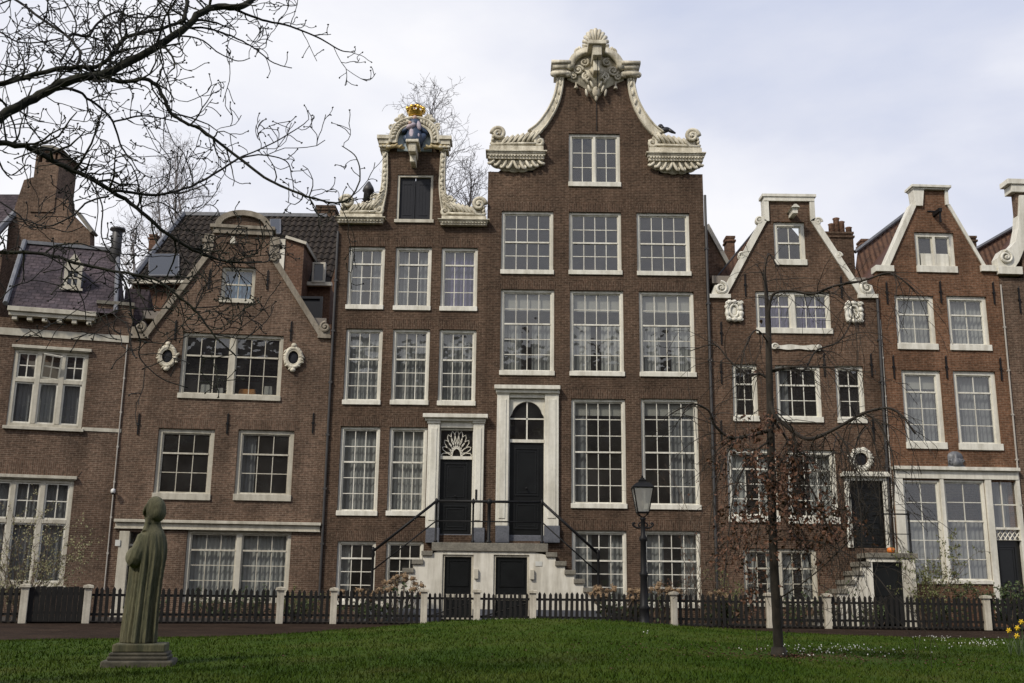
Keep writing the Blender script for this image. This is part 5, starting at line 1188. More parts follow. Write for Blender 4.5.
# ------------------------------------------------------------------ fence along the front gardens
posts_px = [-42, 24, 87, 280, 333.7, 424, 476.8, 532.8, 673.7, 769, 827, 986, 1062]
post_lab = ['cream fence post outside the left frame edge', 'cream fence post left of the solid dark boards', 'cream fence post between the solid dark boards and the statue',
  'cream fence post below the right half of the wide net curtained window', 'cream fence post below the downpipe between the grey and dark houses', 'cream fence post at the foot of the left stoop wall',
  'cream fence post between the two dark stoop doors', 'cream fence post right of the two stoop doors, before the white wall', 'greyer cream post just right of the street lamp', 'cream fence post hidden behind the weeping tree trunk',
  'cream fence post right of the weeping tree, left of the small steps', 'cream fence post below the white framed tall windows', 'cream fence post outside the right frame edge']
PX = []
for px in posts_px:
    Y = 33.5
    for _ in range(8): Y = fenceY(at(px, 605, Y).x)
    PX.append(Vector((at(px, 605, Y).x, Y, 0)))
mbp = MB().box(-.10, .10, -.10, .10, 0, .98); mbp.box(-.145, .145, -.145, .145, .98, 1.03); mbp.lathe([(.19, 1.03), (.19, 1.06), (.02, 1.09)], (0, 0, 0), 4)
pr = None
for p, lab in zip(PX, post_lab):
    if pr is None:
        o = pr = mbp.build('fence_post', M['post'], bevel=.008)
    else: o = pr.copy(); COL.objects.link(o)
    o.location = (p.x, p.y, 0); i = PX.index(p); dd = (PX[min(i + 1, len(PX) - 1)] - PX[max(i - 1, 0)]); o.rotation_euler.z = math.atan2(dd.y, dd.x)
    tag(o, lab, 'fence post', 'cream fence posts')
pan_lab = ['black picket fence panel at the left frame edge', 'solid dark board fence panel below the tall mullioned window', 'long black picket panel behind the statue, below the net curtained window', 'short black picket panel before the leafy shrub and downpipe',
  'black picket panel before the dried hydrangeas left of the stoop', 'picket gate before the left dark door under the stoop', 'picket gate before the right dark door under the stoop', 'long black picket panel behind the street lamp, right of the stoop',
  'black picket panel left of the weeping tree trunk', 'short black picket panel just right of the weeping tree trunk', 'long picket panel before the small white stoop and climbing shrub', 'black picket panel at the right frame edge behind the daffodils']
pk = MB(); pk.prism([(-.047, .06), (.047, .06), (.047, .95), (0, 1.02), (-.047, .95)], -.012, .012); pk0 = None
gk = MB(); gk.prism([(-.04, .06), (.04, .06), (.04, .92), (0, .98), (-.04, .92)], -.012, .012); gk0 = None
for i in range(len(PX) - 1):
    a, b = PX[i], PX[i + 1]; d = b - a; ln = d.length; ang = math.atan2(d.y, d.x); gate = i in (5, 6)
    t = thing('picket_gate' if gate else ('board_fence' if i == 1 else 'picket_fence'), pan_lab[i], 'gate' if gate else 'fence', (a.x, a.y, 0), ang, 'black fence panels and gates')
    if i == 1:
        mb = MB(); k = int((ln - .2) / .14)
        for j in range(k): u = .10 + (ln - .2) * j / k; mb.box(u + .003, u + (ln - .2) / k - .003, -.015, .015, .05, 1.0 + .012 * ((j * 7) % 3))
        mb.box(.1, ln - .1, .02, .06, .25, .33); mb.box(.1, ln - .1, .02, .06, .78, .86); mb.build('board_panel', M['picket'], t); continue
    MB().box(.1, ln - .1, .014, .055, .22, .29).build('rail', M['picket'], t); MB().box(.1, ln - .1, .014, .055, .76, .83).build('rail', M['picket'], t)
    if gate: MB().tube([(.16, .034, .25), (ln - .16, .034, .68)], .022, 5).build('brace', M['picket'], t)
    k = int((ln - .24) / (.165 if not gate else .15))
    for j in range(k):
        if gate:
            if gk0 is None: o = gk0 = gk.build('picket', M['picket'])
            else: o = gk0.copy(); COL.objects.link(o)
        else:
            if pk0 is None: o = pk0 = pk.build('picket', M['picket'])
            else: o = pk0.copy(); COL.objects.link(o)
        o.parent = t; o.location = (.12 + (ln - .24) * (j + .5) / k, 0, rng.uniform(-.02, .02)); o.rotation_euler = (0, rng.uniform(-.03, .03), 0)

# ------------------------------------------------------------------ shared stoop of C and D
q = lambda px, py, y=-1.35: D.uv(px, py, y)
S = thing('stoop', 'white walled double stoop with dark basement doors shared by the two dark houses', 'stoop', (D.o.x, YF, 0))
zl = q(490, 543)[1]; u0, u1 = q(432.5, 545)[0], q(546.5, 545)[0]; yf = -1.35
zs = q(490, 551.5)[1]
MB().box(u0 - .02, u1 + .05, yf - .06, -.175, zs, zl).build('landing', M['stone'], S, bevel=.02)
# basement doors in the front wall
d1 = [*q(441.5, 600)[:1], q(472.8, 600)[0], .12, q(455, 554.5)[1]]; d2 = [q(493, 600)[0], q(529, 600)[0], .12, q(510, 554.8)[1]]
xl, xr = q(437, 570)[0], q(534, 570)[0]
wallp = [(xl, .45), (xr, .45), (xr, zs - .002), (xl, zs - .002)]
holes = [[(d[0], .45 + .001), (d[1], .45 + .001), (d[1], d[3]), (d[0], d[3])] for d in (d1, d2)]
mb = MB()
segs = [(xl, d1[0]), (d1[1], d2[0]), (d2[1], xr)]
for a, b in segs: mb.box(a, b, yf, yf + .28, .45, zs - .002)
for d in (d1, d2): mb.box(d[0], d[1], yf, yf + .28, d[3], zs - .002)
# stair stringers: stepped white walls
ns = 9; run = .305; rise = (zl - .05) / ns
for f in (1, -1):
    x0 = u1 if f > 0 else u0; xe = xr if f > 0 else xl
    P = [(xe, .45), (xe, zs - .005)]
    for k in range(ns):
        zt = zl - rise * (k + 1) - .09
        if zt < .45: break
        P += [(x0 + f * run * k, zt), (x0 + f * run * (k + 1), zt)]
    P.append((P[-1][0], .45))
    P2 = [P[0], P[1]] + [(x, max(.45, z)) for x, z in P[2:]]
    if f < 0: P2 = P2[::-1]
    mb.prism(P2, yf + .002, yf + .24)
mb.build('stoop_wall', M['plaster'], S)
mb = MB()
for a, b in segs: mb.box(a, b, yf - .02, yf + .26, .0, .449)
mb.box(xr, u1 + run * 8.2, yf - .012, yf + .22, 0, .449); mb.box(u0 - run * 8.2, xl, yf - .012, yf + .22, 0, .449)
mb.build('stoop_plinth', M['bluestone'], S)
for f in (1, -1):
    x0 = u1 if f > 0 else u0
    for k in range(ns - 1):
        z = zl - rise * (k + 1); a, b = sorted((x0 + f * (run * k - .02), x0 + f * (run * (k + 1) + .05)))
        m_ = MB(); m_.box(a, b, yf - .07, -.01, z - .15, z); m_.box(a + .01, b - .05, yf + .25, -.012, z - rise, z - .151); m_.build('step', M['stone'], S, bevel=.012)
for d in (d1, d2):
    m_ = MB(); ring(m_, d[0], d[1], d[2], d[3], .07, yf + .05, yf + .2); fr = m_.build('door_frame', M['post'], S)
    m_ = MB(); m_.box(d[0] + .07, d[1] - .07, yf + .12, yf + .17, d[2], d[3] - .07)
    ring(m_, d[0] + .16, d[1] - .16, d[2] + 1.05, d[3] - .16, .05, yf + .095, yf + .13)
    dd = m_.build('door', M['door'], S)
    m_ = MB(); k = 8
    for j in range(k): a = d[0] + .1 + (d[1] - d[0] - .2) * (j + .1) / k; m_.box(a, a + (d[1] - d[0] - .2) / k * .8, yf + .10, yf + .125, d[2] + .62, d[2] + .80)
    m_.build('grille', M['offwhite'], dd)
    m_ = MB().box(d[1] + .03, d[1] + .16, yf - .09, yf - .002, d[2] + 1.3, d[2] + 1.6)
    m_.build('letter_box', M['offwhite'], S)
mb = MB().box(d2[1] + .2, d2[1] + .42, yf - .015, yf - .002, 1.85, 2.0); mb.build('number_plate', M['number_plate'], S)
# iron railing
RA = thing('stoop_railing', 'black iron railing along the double stoop landing and stairs', 'railing', (D.o.x, YF, 0))
yr_ = yf + .05; top = q(490, 501.5)[1]; mid = q(490, 521.5)[1]
lp = [q(x, 520)[0] for x in (436, 473, 489, 542)]
mb = MB(); mb.tube([(lp[0], yr_, top), (lp[-1], yr_, top)], .044, 8); mb.tube([(lp[0], yr_, mid), (lp[-1], yr_, mid)], .026, 6); mb.build('handrail', M['black'], RA, smooth=True)
for i, x in enumerate(lp):
    r0 = .06 if i == 2 else .036
    MB().lathe([(r0 * 1.8, 0), (r0 * 1.8, .05), (r0, .09), (r0, top - zl - .1), (r0 * 1.7, top - zl - .05), (r0 * 1.5, top - zl + .05), (r0 * .3, top - zl + .1)], (x, yr_, zl), 10).build('post', M['black'], RA, smooth=True)
for f, (px, py) in ((1, (598.3, 553.5)), (-1, (373, 551))):
    e = q(px, py); s = (lp[-1], top) if f > 0 else (lp[0], top); zb = max(.05, zl - rise * int(abs(e[0] - (u1 if f > 0 else u0)) / run + .2) - .5)
    mb = MB().tube([(s[0], yr_, s[1]), (e[0], yr_, e[1])], .046, 8); dv = s[1] - mid; mb.tube([(s[0], yr_, mid), (e[0], yr_, e[1] - dv * .95)], .026, 6)
    mb.build('stair_rail', M['black'], RA, smooth=True)
    MB().lathe([(.08, 0), (.05, .12), (.045, e[1] - zb - .2), (.07, e[1] - zb - .12), (.05, e[1] - zb), (.075, e[1] - zb + .06), (.02, e[1] - zb + .14)], (e[0], yr_, zb), 10).build('newel', M['black'], RA, smooth=True)
# small stoop of E
q = lambda px, py, y=-1.1: E.uv(px, py, y)
S2 = thing('stoop', 'small white stoop with stone steps leading down to the left of its dark door', 'stoop', (E.o.x, YF, 0)); yf = -1.1
zl = q(890, 553)[1]; zs = q(890, 558)[1]; u0, u1 = q(867, 555)[0], q(917.5, 555)[0]
MB().box(u0, u1, yf - .06, -.02, zs, zl).build('landing', M['stone'], S2, bevel=.015)
d = [q(874, 590)[0], q(904.5, 590)[0], .12, q(890, 562)[1]]
mb = MB(); mb.box(q(870, 580)[0], d[0], yf, yf + .25, 0, zs - .002); mb.box(d[1], u1 - .1, yf, yf + .25, 0, zs - .002); mb.box(d[0], d[1], yf, yf + .25, d[3], zs - .002); mb.box(u1 - .34, u1 - .1, yf + .25, -.02, 0, zs - .002)
mb.build('stoop_wall', M['plaster'], S2)
m_ = MB().box(d[0], d[1], yf + .12, yf + .18, d[2], d[3]); ring(m_, d[0] + .1, d[1] - .1, d[2] + .9, d[3] - .12, .05, yf + .1, yf + .13); m_.build('door', M['door'], S2)
ns = 8; rise = (zl - .05) / ns; x0 = q(870, 570)[0]
mb = MB(); P = [(x0 + .0, .05), (x0, zl - .12)]
for k in range(ns - 1): P += [(x0 - .27 * k, zl - rise * (k + 1) - .08), (x0 - .27 * (k + 1), zl - rise * (k + 1) - .08)]
P.append((P[-1][0], .05)); mb.prism([(x, max(.05, z)) for x, z in P][::-1], yf + .01, yf + .2); mb.build('stair_wall', M['plaster'], S2)
for k in range(ns - 1):
    z = zl - rise * (k + 1); MB().box(x0 - .27 * (k + 1) - .04, x0 - .27 * k + .02, yf - .05, -.02, z - .15, z).box(x0 - .27 * (k + 1) + .01, x0 - .27 * k - .01, yf + .21, -.03, max(.05, z - 1.2), z - .151).build('step', M['stone'], S2, bevel=.012)
RA2 = thing('stoop_railing', 'short black iron railing on the small stoop beside the pumpkin', 'railing', (E.o.x, YF, 0))
a, b = q(883, 514)[0], q(909, 514)[0]; tz, mz = q(900, 514)[1], q(900, 534)[1]; yr_ = yf + .06
mb = MB().tube([(a, -.05, tz), (a + .1, yr_, tz), (b, yr_, tz)], .026, 7).tube([(a, -.05, mz), (a + .1, yr_, mz), (b, yr_, mz)], .016, 6); mb.build('handrail', M['black'], RA2, smooth=True)
MB().lathe([(.06, 0), (.035, .06), (.032, tz - zl - .06), (.055, tz - zl), (.045, tz - zl + .08), (.01, tz - zl + .12)], (b, yr_, zl), 10).build('post', M['black'], RA2, smooth=True)
p = q(891, 549, -.8); mb = MB(); n = 20
for k in range(10):
    a = 2 * PI * k / 10; mb.ell((.055 * math.cos(a), .055 * math.sin(a), .10), (.085, .07, .10), 0, 10, 7)
pk_ = thing('pumpkin', 'round orange pumpkin on the landing of the small stoop', 'pumpkin', E.world(p[0], -.8, zl))
mb.build('shell', M['pumpkin'], pk_, smooth=True); MB().tube([(0, 0, .19), (.01, 0, .24), (.03, 0, .27)], [.02, .014, .016], 6).build('stalk', M['leaf'], pk_)

# ------------------------------------------------------------------ street lamp
p = at(644.5, 621, 32.6); LP = thing('street_lamp', 'black cast iron street lamp with glazed lantern before the tall house', 'street lamp', (p.x, 32.6, 0))
Z = lambda py: at(642, py, 32.6).z
z0 = Z(517)
MB().lathe([(.21, 0), (.21, .12), (.16, .18), (.15, .55), (.18, .60), (.12, .68), (.105, 1.5), (.125, 1.54), (.125, 1.60), (.095, 1.66), (.085, z0 - .75), (.12, z0 - .70), (.12, z0 - .62), (.075, z0 - .55), (.065, z0 - .1), (.10, z0 - .05), (.055, z0)], (0, 0, 0), 14).build('post', M['black'], LP, smooth=True)
zc = Z(527); mb = MB()
for f in (1, -1):
    mb.tube(smooth_curve([(0, 0, zc), (f * .16, 0, zc - .03), (f * .27, 0, zc + .02), (f * .31, 0, zc + .09), (f * .27, 0, zc + .12), (f * .24, 0, zc + .08)], 4), .032, 6); mb.tube(smooth_curve([(0, 0, zc + .12), (f * .1, 0, zc + .12), (f * .14, 0, zc + .05), (f * .1, 0, zc + .01)], 4), .022, 5); mb.ell((f * .31, 0, zc + .1), (.03, .03, .03))
mb.build('crossbar', M['black'], LP, smooth=True)
zb, zt = Z(512.5), Z(487.5); mb = MB(); wb, wt = .17, .30
def rng4(w, z): return [(w * sx, w * sy, z) for sx, sy in ((-1, -1), (1, -1), (1, 1), (-1, 1))]
B0, B1 = rng4(wb, zb), rng4(wt, zt)
for i in range(4):
    mb.tube([B0[i], B1[i]], .02, 5); mb.tube([B0[i], B0[(i + 1) % 4]], .022, 5); mb.tube([B1[i], B1[(i + 1) % 4]], .028, 5)
for f in ((1, 1), (-1, 1), (1, -1), (-1, -1)): mb.tube(smooth_curve([(0, 0, z0 - .02), (f[0] * .12, f[1] * .12, z0 + .06), (f[0] * wb, f[1] * wb, zb)], 4), .016, 5)
lan = mb.build('lantern', M['black'], LP)
mb = MB()
for i in range(4): mb.add([B0[i], B0[(i + 1) % 4], B1[(i + 1) % 4], B1[i]], [(0, 1, 2, 3)])
m, nt, pp, out = new_mat('lantern glass'); gls = N(nt, 'ShaderNodeBsdfTransparent'); gls.inputs[0].default_value = (.8, .8, .76, 1); pp.inputs['Base Color'].default_value = (.42, .42, .40, 1); pp.inputs['Roughness'].default_value = .15
mxs = N(nt, 'ShaderNodeMixShader'); mxs.inputs[0].default_value = .5; nt.links.new(gls.outputs[0], mxs.inputs[1]); nt.links.new(pp.outputs[0], mxs.inputs[2]); nt.links.new(mxs.outputs[0], out.inputs[0]); M['lantern_glass'] = m
mb.build('glazing', m, lan, recalc=False)
MB().lathe([(.43, 0), (.44, .02), (.40, .06), (.31, .115), (.19, .16), (.15, .18), (.16, .23), (.09, .25), (.08, .29), (.03, .31), (.045, .335), (.01, .37)], (0, 0, zt), 4).build('lantern_roof', M['black'], lan)
MB().lathe([(.03, 0), (.03, .12), (.05, .16), (.05, .3), (.02, .36)], (0, 0, zb + .02), 8).build('lamp_holder', M['offwhite'], lan, smooth=True)

# ------------------------------------------------------------------ statue
p = at(138, 664, 12.9); p = at(140, 663.5, 12.9); ST = thing('statue', 'moss green stone statue of a veiled robed woman seen from behind on a stepped plinth', 'statue', (p.x, p.y, lawn_z(p.x, p.y)), R(12))
mb = MB().box(-.39, .39, -.36, .36, -.05, .07); mb.build('plinth_slab', M['moss_base'], ST, bevel=.02)
MB().box(-.335, .335, -.30, .30, .071, .115).box(-.32, .32, -.285, .285, .115, .155).build('plinth_step', M['moss_base'], ST, bevel=.015)
MB().box(-.29, .29, -.26, .26, .156, .25).build('plinth_block', M['moss_stone'], ST, bevel=.015)
def statue_body():
    vs = []; fs = []; n = 72
    rings = [(.42, .205, .20, .055, -.03), (.47, .21, .205, .06, -.03), (.8, .20, .19, .06, -.02), (1.15, .20, .19, .05, .0), (1.4, .215, .205, .036, .015), (1.53, .207, .21, .022, .02), (1.64, .175, .19, .014, .025), (1.70, .142, .155, .008, .025), (1.75, .108, .115, .003, .02), (1.79, .09, .09, 0, .01), (1.86, .08, .08, 0, 0)]
    rr = smooth_curve(rings, 5)
    for rg in rr:
        z, rx, ry, pl, cx = rg
        for k in range(n):
            a = 2 * PI * k / n
            f = 1 + pl / .25 * (.42 * math.sin(10 * a + 1.2 * math.sin(z * 1.1)) + .42 * math.sin(23 * a + .8 + .6 * math.sin(2 * z)) + .25 * math.sin(5 * a + z))
            front = max(0, -math.cos(a)); vs.append((cx + rx * f * math.cos(a) - .04 * front * (z < 1.6), ry * f * math.sin(a), z))
    m_ = len(rr)
    for i in range(m_ - 1):
        for k in range(n): k2 = (k + 1) % n; fs.append((i*n+k, i*n+k2, (i+1)*n+k2, (i+1)*n+k))
    fs.append(tuple(reversed(range(n)))); fs.append(tuple(range((m_ - 1) * n, m_ * n)))
    mb = MB().add(vs, fs)
    for s in (1, -1):   # sleeves, forearms and clasped hands in front
        mb.tube(smooth_curve([(.0, s * .13, 1.64), (-.01, s * .19, 1.50), (-.04, s * .22, 1.38), (-.14, s * .16, 1.40), (-.24, s * .06, 1.45)], 4), [.09] * 5 + [.10] * 5 + [.10] * 4 + [.085] * 3, 10)
        mb.tube([(-.23, s * .06, 1.45), (-.275, s * .025, 1.48), (-.295, s * .01, 1.53)], [.05, .045, .03], 8)
        for k in range(4): mb.tube([(-.275 - .012 * k, s * .028, 1.475 - .018 * k), (-.30 - .01 * k, s * .004, 1.485 - .018 * k), (-.30 - .01 * k, -s * .02, 1.475 - .018 * k)], [.014, .013, .01], 6)
    # head bowed a little to the front under a veil with a rolled edge
    mb.ell((-.055, 0, 1.965), (.10, .088, .125), .15, 20, 14); mb.ell((-.085, 0, 1.90), (.065, .062, .075), 0, 16, 10); mb.ell((-.135, 0, 1.865), (.028, .03, .025), 0, 8, 6)
    mb.ell((-.158, 0, 1.945), (.026, .014, .03), -.5, 8, 6); mb.ell((-.148, 0, 1.90), (.014, .026, .010), 0, 8, 6)
    for s in (1, -1): mb.ell((-.14, s * .035, 1.972), (.016, .020, .010), 0, 8, 6); mb.ell((-.138, s * .038, 1.99), (.02, .028, .010), 0, 8, 6)
    mb.ell((.03, 0, 1.985), (.135, .13, .165), .35, 24, 16); mb.ell((.055, 0, 1.94), (.12, .125, .13), .3, 18, 12)
    ax = Vector((-.82, 0, .57)).normalized(); e2 = Vector((.57, 0, .82)); ce = Vector((-.05, 0, 2.015))
    mb.tube([ce + Vector((0, 1, 0)) * .118 * math.cos(2 * PI * i / 20) + e2 * .125 * math.sin(2 * PI * i / 20) - Vector((0, 0, .02)) for i in range(21)], .02, 7)
    mb.tube(smooth_curve([(.02, 0, 1.88), (.02, 0, 1.78), (.05, 0, 1.68)], 4), [.075, .075, .075, .08, .085, .09, .09, .08, .07], 10)
    for s in (1, -1): mb.tube(smooth_curve([(-.02, s * .075, 1.86), (.01, s * .10, 1.77), (.03, s * .15, 1.69)], 4), [.045] * 9, 8)
    mb.v = [((x - .0) * .86 if z < 1.8 else x * .86 + .012, y * .88, z - .17 if z < 1.84 else 1.67 + (z - 1.84) * .94) for x, y, z in mb.v]
    o = mb.build('tmp_body', None)
    md = o.modifiers.new('r', 'REMESH'); md.mode = 'VOXEL'; md.voxel_size = .009; md.use_smooth_shade = True
    sm = o.modifiers.new('s', 'SMOOTH'); sm.iterations = 2; sm.factor = .5
    me = bpy.data.meshes.new_from_object(o.evaluated_get(bpy.context.evaluated_depsgraph_get())); bpy.data.objects.remove(o)
    me.name = 'robed_figure'; me.materials.clear(); me.materials.append(M['moss_stone'])
    b = bpy.data.objects.new('robed_figure', me); COL.objects.link(b); b.parent = ST; b.rotation_euler.z = R(-38)
    for pl in me.polygons: pl.use_smooth = True
statue_body()

# ------------------------------------------------------------------ small things
u, v = B.uv(114.5, 492); p = B.world(u, 0, v)
cc = thing('security_camera', 'small white security camera on the pale pipe between the two left houses', 'camera', p, PSI_B)
MB().tube([(0, -.02, .05), (0, -.14, .02)], .02, 6).build('bracket', M['plastic'], cc); MB().lathe([(.055, -.06), (.075, -.03), (.075, .06), (.03, .10)], (0, -.2, 0), 12).build('housing', M['plastic'], cc, smooth=True); MB().ell((0, -.21, -.06), (.05, .05, .05)).build('lens', M['black'], cc, smooth=True)
p = D.uv(664.5, 130); p = D.world(p[0], .02, D.uv(664.5, 134.5)[1])
bd = thing('bird', 'small dark bird perched on the right carved scroll of the bell gable', 'bird', p)
MB().ell((0, 0, .18), (.22, .11, .12), .3, 12, 8).ell((-.14, 0, .34), (.10, .085, .09), 0, 10, 7).tube([(-.06, 0, .24), (-.12, 0, .33)], [.1, .08], 8).tube([(-.22, 0, .34), (-.3, 0, .32)], [.03, .006], 6).tube([(.16, 0, .2), (.3, 0, .12), (.42, 0, .06)], [.08, .06, .03], 6).tube([(-.02, .04, .1), (-.02, .04, -.02)], .015, 5).tube([(-.02, -.04, .1), (-.02, -.04, -.02)], .015, 5).build('body', M['bird'], bd, smooth=True)
# ------------------------------------------------------------------ bare trees
def grow(mb, p, d, r, L, lev, rg, bend=.35, up=.0, droop=0, kids=(2, 4), ratio=.62, minr=.003, sides=5, bud=0, wig=.16, flat=1.0):
    """one twig as a wavering tapered tube, and its side twigs"""
    n = 6; pts = [Vector(p)]; d = Vector(d).normalized(); rad = [r]
    cur = Vector((rg.gauss(0, 1), rg.gauss(0, flat), rg.gauss(0, 1))) * bend / n
    for i in range(n):
        d = (d + cur + Vector((rg.gauss(0, wig), rg.gauss(0, wig * flat), rg.gauss(0, wig))) + Vector((0, 0, up / n - droop / n))).normalized()
        pts.append(pts[-1] + d * L / n); rad.append(max(minr, r * (1 - .62 * (i + 1) / n)))
    mb.tube(pts, rad, sides if r > .008 else 4, cap=False)
    if bud and lev == 0: mb.ell(pts[-1], (bud * 1.5, bud, bud), rg.uniform(0, 3), 5, 3)
    if lev <= 0: return [pts]
    out = [pts]
    for k in range(rg.randint(*kids)):
        i = rg.randint(1, n - 1) if k else n - 1; t = (pts[i + 1] - pts[i]).normalized()
        s = t.cross(Vector((0, 1, 0)) * 1 + Vector((rg.gauss(0, .7), rg.gauss(0, .5), rg.gauss(0, .7)))).normalized()
        if rg.random() < .5: s = -s
        nd = (t * rg.uniform(.5, 1.0) + s * rg.uniform(.55, 1.0)); nd.y *= flat
        out += grow(mb, pts[i], nd, max(minr, rad[i] * rg.uniform(.5, .75)), L * ratio * rg.uniform(.6, 1.15), lev - 1, rg, bend, up, droop, kids, ratio, minr, sides, bud, wig, flat)
    return out
rg = random.Random(21)
# large tree just outside the left edge; its limbs reach over the lawn
LIMBS = [  # (pixel points, width in px start -> end, distance start -> end, twig spacing, twig length)
 ([(-70, 165), (0, 118), (39, 95), (78, 78), (102, 75), (125, 64), (156, 47), (186, 27), (209, 8), (239, 7), (258, -4), (300, -30)], 10.5, 7.0, 8.2, 9.2, .9),
 ([(-60, 96), (0, 84), (29, 76), (64, 68), (98, 66), (117, 49), (127, 37), (156, 30), (182, 22)], 6.5, 3.5, 8.2, 9.0, 1.0),
 ([(-50, 136), (0, 143), (29, 148), (59, 164), (88, 177), (113, 192), (137, 208), (166, 233), (190, 248), (208, 256), (231, 262), (262, 262)], 7.2, 2.4, 8.0, 9.0, 1.0),
 ([(-50, 248), (0, 252), (44, 254), (80, 264), (119, 272), (154, 279), (178, 296), (197, 312), (213, 334), (236, 356)], 4.6, 1.6, 8.0, 8.6, .7),
 ([(102, 75), (122, 82), (145, 79), (160, 90), (170, 112), (186, 123), (202, 130), (239, 158), (269, 180), (303, 195), (317, 199), (336, 203), (352, 196), (360, 177), (356, 157), (342, 146)], 5.0, 1.2, 8.6, 9.4, 1.0),
 ([(39, 92), (71, 89), (90, 100), (104, 111), (113, 122), (122, 148), (131, 158)], 3.6, 1.6, 8.4, 8.9, 1.0),
 ([(113, 122), (140, 116), (160, 118), (178, 122)], 2.2, 1.2, 8.6, 8.9, 1.0),
 ([(232, 8), (262, 20), (286, 25), (317, 37), (340, 50), (352, 52)], 3.2, 1.2, 9.0, 9.6, .9),
 ([(180, 28), (205, 28), (223, 33), (240, 40), (254, 48), (274, 63), (292, 68)], 2.8, 1.1, 8.9, 9.3, .8),
 ([(176, 36), (192, 37), (205, 42), (219, 53), (238, 61), (250, 58)], 2.2, 1.0, 8.8, 9.2, .8),
 ([(113, 190), (135, 193), (156, 195), (180, 190), (202, 181), (239, 158)], 3.4, 2.2, 8.3, 8.9, 1.0),
 ([(-20, -16), (16, 0), (39, 17), (68, 37), (80, 53), (76, 67)], 2.6, 3.2, 8.6, 8.4, 1.0),
 ([(68, 37), (74, 34), (88, 36), (98, 23), (117, 12), (137, 18), (176, 14)], 3.6, 1.6, 8.5, 9.0, 1.0),
 ([(109, 196), (88, 202), (72, 216), (49, 226), (30, 222), (8, 214)], 2.2, 1.0, 8.2, 7.9, .8),
 ([(119, 272), (128, 290), (132, 317), (140, 340), (140, 358), (161, 378), (188, 388)], 2.2, 1.0, 8.2, 8.5, .5),
 ([(239, 158), (262, 155), (286, 161), (292, 178), (294, 192)], 2.0, .9, 9.0, 9.3, .7),
 ([(239, 158), (273, 143), (301, 126), (309, 119)], 1.8, .8, 9.0, 9.4, .8),
 ([(186, -30), (187, 0), (184, 22)], 4.5, 4.8, 8.9, 8.8, .9),
 ([(44, 254), (66, 268), (76, 286), (84, 304), (86, 322)], 1.6, .8, 8.1, 8.3, .5),
 ([(231, 262), (266, 262), (270, 255), (279, 247)], 1.6, .8, 8.8, 9.0, .8),
 ([(30, 98), (24, 108), (28, 124), (40, 138)], 1.6, .8, 8.3, 8.5, .8),
 ([(-30, 20), (0, 32), (18, 42), (42, 42), (62, 38)], 2.0, 1.4, 8.4, 8.6, 1.0),
 ([(-20, 66), (0, 64), (16, 68), (24, 55), (24, 40)], 1.4, .8, 8.4, 8.6, 1.0),
 ([(157, 47), (164, 70), (169, 84), (172, 100), (171, 118)], 1.7, 1.0, 8.8, 9.0, .8),
 ([(0, 4), (30, -8)], 1.6, 1.6, 8.4, 8.6, 1.0), ([(60, 62), (70, 44), (76, 22), (60, -6)], 2.0, 1.6, 8.5, 8.8, 1.1), ([(105, 68), (122, 52), (120, 24), (128, -6)], 2.0, 1.6, 8.5, 8.9, 1.1),
 ([(135, 40), (142, 24), (156, 8), (166, -8)], 2.2, 1.6, 8.6, 8.9, 1.0), ([(88, 36), (104, 40), (112, 26), (98, 6), (104, -6)], 1.8, 1.3, 8.5, 8.8, 1.0), ([(98, 178), (96, 187), (98, 212), (94, 237)], 1.5, .8, 8.3, 8.4, .5), ([(-6, 198), (18, 214), (29, 226), (51, 228), (68, 232), (84, 226)], 1.5, .9, 8.0, 8.3, .9), ([(88, 176), (102, 205), (102, 238), (117, 264), (126, 285)], 1.6, 1.0, 8.3, 8.5, .8),
 ([(193, 308), (215, 306.6), (224, 304), (230, 290), (228, 275)], 1.4, .8, 8.6, 8.8, .9), ([(213, 334), (230, 337), (246, 338), (267, 320), (274, 306)], 1.4, .8, 8.7, 8.9, .8), ([(196, 309), (201, 295), (210, 279), (213, 262)], 1.4, .8, 8.6, 8.7, .9), ([(178, 296), (182, 309), (186, 324), (195, 332), (206, 330)], 1.3, .8, 8.5, 8.6, .9),
 ([(0, 300), (14, 286), (30, 281), (44, 268)], 1.2, .9, 7.9, 8.1, .8), ([(140, 208), (158, 202), (176, 212), (190, 230), (214, 236)], 1.5, .9, 8.6, 8.8, .9), ([(156, 195), (168, 182), (170, 160), (160, 146)], 1.5, .9, 8.7, 8.8, .9), ([(131, 158), (138, 170), (152, 178), (164, 176)], 1.3, .8, 8.7, 8.8, 1.0),
 ([(212, 6), (228, 22), (236, 34), (222, 44)], 1.5, .9, 9.0, 9.2, .7),
]
base = Vector((-7.2, 8.2, .05)); LT = thing('bare_tree', 'large bare budding tree reaching mossy limbs into the upper left sky', 'tree', base)
mb = MB(); tr = smooth_curve([(0, 0, -.3), (.02, 0, .6), (.05, .02, 1.8), (.12, .05, 3.2), (.3, .1, 4.6), (.6, .2, 6.2), (1.3, .4, 7.6)], 4)
mb.tube(tr, [.36 - .24 * i / (len(tr) - 1) + .12 * math.exp(-i) for i in range(len(tr))], 12); mb.build('trunk', M['bark'], LT, smooth=True)
